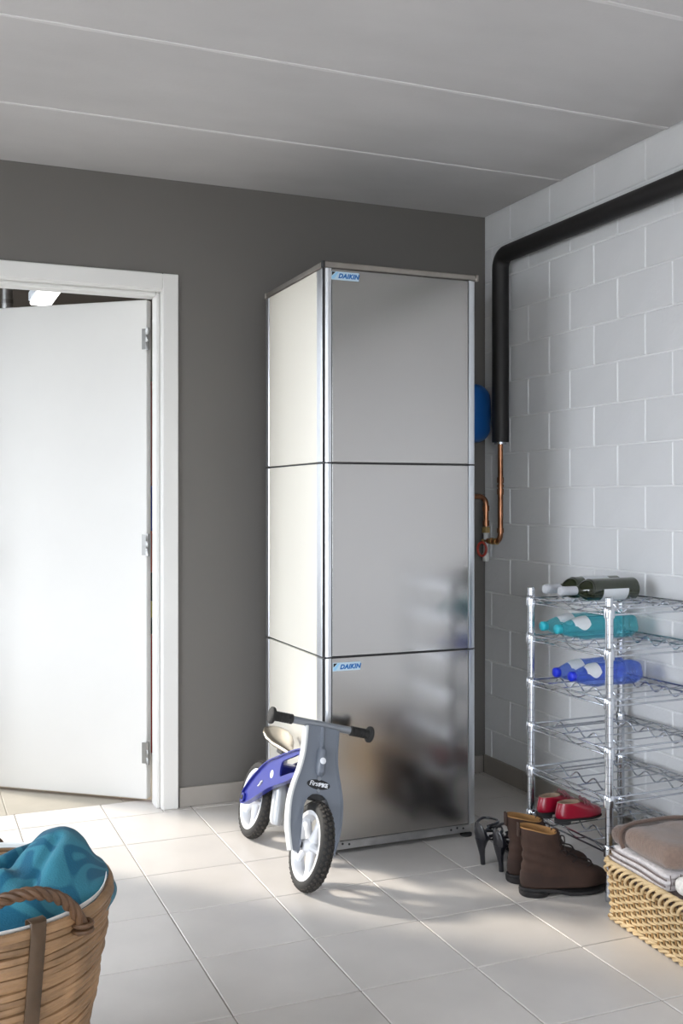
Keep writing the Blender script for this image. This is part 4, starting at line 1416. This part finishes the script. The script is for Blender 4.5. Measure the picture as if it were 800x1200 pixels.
# ================================================================== WILLOW BASKET (right) WITH TOWELS
M_WIL = mat('pale_willow', srgb(198, 174, 134), 0.5, var=0.16, vscale=26, objvar=0.05, coat=0.1)
M_WIL2 = mat('tan_willow', srgb(158, 124, 80), 0.55, var=0.18, vscale=26)
WBX = thing('willow_basket', 'pale woven willow basket full of folded towels on the floor beside the rack', 'basket', (1.886, 2.530, 0.0005), (0, 0, R(-3.0)))
BL, BWd, BH = 0.46, 0.30, 0.172
def rr_path(inset, rc):
    """rounded rectangle perimeter as function of arc length; x 0..BWd, y 0..-BL"""
    x0, x1, y0, y1 = inset, BWd - inset, -BL + inset, -inset
    segs = []
    L = [(Vector((x0, y1 - rc, 0)), Vector((x0, y0 + rc, 0))), (Vector((x0 + rc, y0, 0)), Vector((x1 - rc, y0, 0))), (Vector((x1, y0 + rc, 0)), Vector((x1, y1 - rc, 0))), (Vector((x1 - rc, y1, 0)), Vector((x0 + rc, y1, 0)))]
    C = [Vector((x0 + rc, y0 + rc, 0)), Vector((x1 - rc, y0 + rc, 0)), Vector((x1 - rc, y1 - rc, 0)), Vector((x0 + rc, y1 - rc, 0))]
    A0 = [PI, 1.5 * PI, 0, 0.5 * PI]
    tot = sum((b - a).length for a, b in L) + 2 * PI * rc
    def at(s):
        s %= tot
        for i in range(4):
            a, b = L[i]
            l = (b - a).length
            if s <= l:
                d = (b - a).normalized()
                return a + d * s, Vector((d.y, -d.x, 0)), d
            s -= l
            q = rc * PI / 2
            if s <= q:
                an = A0[i] + s / rc
                n = Vector((math.cos(an), math.sin(an), 0))
                return C[i] + n * rc, n, Vector((-n.y, n.x, 0))
            s -= q
        a, b = L[0]
        return a, Vector((-1, 0, 0)), (b - a).normalized()
    return at, tot
at, TOT = rr_path(0.008, 0.035)
NS = 2 * round(TOT / 0.026 / 2)
def flare(z):
    return 0.012 * (z / BH) - 0.006
for k in range(NS):
    p, n, d = at(TOT * k / NS)
    obj('stake', *tube([p + n * flare(z) + Vector((0, 0, z)) for z in (0.003, 0.05, 0.10, BH - 0.012)], 0.0034, 6), M_WIL2, WBX)
rows = 13
for r_ in range(rows):
    z = 0.012 + (BH - 0.040) * r_ / (rows - 1)
    pts = []
    N = NS * 4
    for q in range(N):
        ph = q / 4 * PI + (PI if r_ % 2 else 0)
        p, n, d = at(TOT * q / N)
        pts.append(p + n * (flare(z) + 0.0050 * math.cos(ph)) + Vector((0, 0, z + 0.0012 * math.sin(ph * 0.37 + r_))))
    obj('weaver', *tube(pts, 0.0037, 6, closed=True), M_WIL, WBX)
# braided border: each stake end bends over and runs diagonally
for k in range(NS):
    pts = []
    for t, off, z in ((0.0, 0.003, BH - 0.034), (0.35, 0.009, BH - 0.020), (0.95, 0.0095, BH - 0.006), (1.7, 0.004, BH + 0.004), (2.4, -0.006, BH + 0.003), (3.0, -0.009, BH - 0.008)):
        p, n, d = at(TOT * (k + t) / NS)
        pts.append(p + n * (off + 0.008) + Vector((0, 0, z)))
    obj('border_cane', *tube(spline(pts, 3), 0.0041, 7), M_WIL, WBX)
for nm, z0, amp, rad_ in (('border_rope', BH + 0.001, 0.0045, 0.0046), ('foot_rope', 0.0105, 0.0045, 0.0046)):
    for s in range(2):
        pts = []
        N = NS * 5
        turns = NS / 1.0
        turns = round(NS * 0.45)
        for q in range(N):
            a = 2 * PI * turns * q / N + s * PI
            p, n, d = at(TOT * q / N)
            pts.append(p + n * (flare(min(z0, BH)) + 0.004 + amp * math.cos(a)) + Vector((0, 0, z0 + amp * math.sin(a))))
        obj(nm, *tube(pts, rad_, 6, closed=True), M_WIL, WBX)
box('base', (0.012, -BL + 0.012, 0.004), (BWd - 0.012, -0.012, 0.012), M_WIL2, WBX)

def rbox(lo, hi, r, n=12, wob=0.0, seed=0.0):
    """subdivided rounded box with gentle undulation"""
    bm = bmesh.new()
    bmesh.ops.create_cube(bm, size=2)
    bmesh.ops.subdivide_edges(bm, edges=bm.edges[:], cuts=n, use_grid_fill=True)
    lo, hi = Vector(lo), Vector(hi)
    c, h = (lo + hi) / 2, (hi - lo) / 2
    r = min(r, min(h) * 0.999)
    for v in bm.verts:
        p = Vector((v.co.x * h.x, v.co.y * h.y, v.co.z * h.z))
        inner = Vector([max(-(h[i] - r), min(h[i] - r, p[i])) for i in range(3)])
        # pull grid lines towards the rounded edges
        d = p - inner
        if d.length > 1e-9:
            p = inner + d.normalized() * r
        p += c
        p.z += wob * (math.sin(p.x * 21 + seed) * math.cos(p.y * 17 + seed * 1.7) + 0.5 * math.sin(p.x * 43 + p.y * 37 + seed))
        p.x += wob * 0.6 * math.sin(p.y * 23 + seed + p.z * 60)
        v.co = p
    bm.verts.index_update()
    V = [v.co.copy() for v in bm.verts]; F = [[v.index for v in f.verts] for f in bm.faces]
    bm.free()
    return V, F
def terry(name, col, b=0.8):
    return mat(name, col, 0.95, var=0.14, vscale=90, bump=b, bscale=330, sheen=0.35)
M_TB = terry('taupe_terry', srgb(124, 103, 91))
M_TB2 = terry('brown_terry', srgb(106, 86, 76))
M_TH = mat('taupe_hem', srgb(98, 79, 69), 0.9, sheen=0.3)
M_TS = terry('pale_grey_terry', srgb(206, 200, 200), 0.5)
M_TSD = mat('grey_stripe', srgb(112, 100, 98), 0.9)
M_TD = terry('dark_brown_terry', srgb(84, 66, 60))
M_TW = terry('white_terry', srgb(222, 218, 212), 0.5)
bx0, by0, bz0 = WBX.location
BR = (0, 0, R(-3.0))
t = thing('dark_brown_towel', 'dark brown folded towel at the bottom of the willow basket pile', 'towel', WBX.location + Vector((0.004, 0, 0.014)), BR)
obj('fold', *rbox((0.020, -0.44, 0.02), (0.275, -0.022, 0.098), 0.03, 14, 0.003, 1), M_TD, t, angle=180)
obj('fold', *rbox((0.018, -0.40, 0.094), (0.272, -0.024, 0.152), 0.026, 14, 0.0035, 2.2), M_TD, t, angle=180)
t = thing('striped_towel', 'pale grey folded towel with dark stripes in the middle of the willow basket pile', 'towel', WBX.location + Vector((0.004, 0, 0.014)), BR)
for i, (z0, z1, e) in enumerate(((0.153, 0.170, 0.0), (0.1695, 0.187, 0.004), (0.186, 0.201, 0.010))):
    pl = obj('fold', *rbox((0.012 + e, -0.275, z0), (0.265, -0.010 - e, z1), 0.0082, 14, 0.0022, 0.6), M_TS, t, angle=180)
for i, z in enumerate((0.1697, 0.1865)):
    pts = []
    for q in range(30):
        y = -0.012 - 0.262 * q / 29
        x = 0.0135 + 0.003 * i
        zz = z + 0.0022 * (math.sin(x * 21 + 0.6) * math.cos(y * 17 + 1.02) + 0.5 * math.sin(x * 43 + y * 37 + 0.6))
        xx = x + 0.0022 * 0.6 * math.sin(y * 23 + 0.6 + zz * 60)
        pts.append((xx, y, zz))
    obj('stripe', *tube(pts, 0.0026, 6), M_TSD, t)
for q in range(7):
    x = 0.028 + q * 0.034
    obj('end_stripe', *tube([(x, -0.2755, 0.158), (x + 0.002, -0.277, 0.176), (x, -0.2755, 0.196)], 0.0016, 6), M_TSD, t)
t = thing('taupe_towel', 'taupe terry towel folded on top of the willow basket pile', 'towel', WBX.location + Vector((0.004, 0, 0.014)), BR)
obj('fold', *rbox((0.018, -0.270, 0.200), (0.268, 0.002, 0.262), 0.030, 16, 0.0035, 3.1), M_TB2, t, angle=180)
obj('flap', *rbox((0.010, -0.30, 0.206), (0.270, -0.075, 0.276), 0.032, 16, 0.0035, 4.0), M_TB, t, angle=180)
pts = spline([(0.010, -0.088, 0.214), (0.005, -0.080, 0.236), (0.014, -0.071, 0.258), (0.05, -0.066, 0.272), (0.12, -0.064, 0.276), (0.20, -0.064, 0.276), (0.262, -0.068, 0.268)], 5)
obj('hem', *tube(pts, 0.0065, 8), M_TH, t)
t = thing('white_towel', 'small rolled white towel at the near end of the willow basket', 'towel', WBX.location + Vector((0.004, 0, 0.014)), BR)
obj('roll', *rbox((0.024, -0.425, 0.150), (0.20, -0.284, 0.200), 0.024, 12, 0.002, 5), M_TW, t, angle=180)

# ================================================================== THINGS IN THE ROOM BEYOND THE DOOR
M_LAMP = bpy.data.materials.new('lamp_diffuser'); M_LAMP.use_nodes = True
lbp = M_LAMP.node_tree.nodes['Principled BSDF']
lbp.inputs['Base Color'].default_value = (0.9, 0.9, 0.9, 1)
lbp.inputs['Emission Color'].default_value = (1, 0.98, 0.95, 1)
lbp.inputs['Emission Strength'].default_value = 3.0
sl = thing('strip_light', 'white strip light hanging under the dark ceiling beyond the open door', 'lamp', (0.69, 5.75, 2.345))
box('housing', (-0.065, -0.32, -0.004), (0.065, 0.32, 0.050), mat('lamp_housing', srgb(190, 196, 204), 0.4), sl, 0.006)
box('diffuser', (-0.058, -0.31, -0.026), (0.058, 0.31, -0.004), M_LAMP, sl, 0.008)
for y in (-0.22, 0.22):
    obj('stem', *tube([(0, y, 0.049), (0, y, 0.135)], 0.008, 8), M_HINGE, sl)
gp = thing('vertical_duct', 'grey metal duct rising to the dark ceiling beyond the open door', 'duct', (0.545, 6.45, 0))
obj('tube', *tube([(0, 0, 0), (0, 0, 2.478)], 0.032, 18), M_RAIL, gp)
for z in (0.6, 1.4, 2.2, 2.40):
    obj('clamp', *tube([(0, 0, z - 0.012), (0, 0, z + 0.012)], 0.0355, 18), M_HINGE, gp)
for nm, z0, z1, colr, lab in (
        ('storage_box', 0.0, 0.575, (168, 30, 28), 'large red storage box at the foot of the stack glimpsed through the hinge gap'),
        ('storage_box', 0.576, 0.655, (36, 34, 34), 'flat black storage box just above the large red one, behind the door'),
        ('storage_box', 0.656, 0.735, (196, 176, 70), 'flat yellow storage box between two black ones, behind the door'),
        ('storage_box', 0.736, 0.875, (44, 42, 40), 'black storage box above the yellow one in the stack behind the door'),
        ('storage_box', 0.876, 1.075, (206, 90, 70), 'orange red storage box under the blue one, behind the door'),
        ('storage_box', 1.076, 1.295, (60, 80, 190), 'blue storage box in the stack behind the door'),
        ('storage_box', 1.296, 1.80, (206, 120, 110), 'pale red storage box topping the stack behind the door')):
    bo = thing(nm, lab, 'box', (1.27, 5.2, z0), (0, 0, 0), 'storage boxes stacked behind the door')
    m = mat('box_%d_%d_%d' % colr, srgb(*colr), 0.5)
    hgt = z1 - z0
    box('body', (-0.26, -0.2, 0), (0.26, 0.2, hgt - 0.022), m, bo, 0.006)
    box('lid', (-0.268, -0.208, hgt - 0.022), (0.268, 0.208, hgt - 0.0005), m, bo, 0.005)
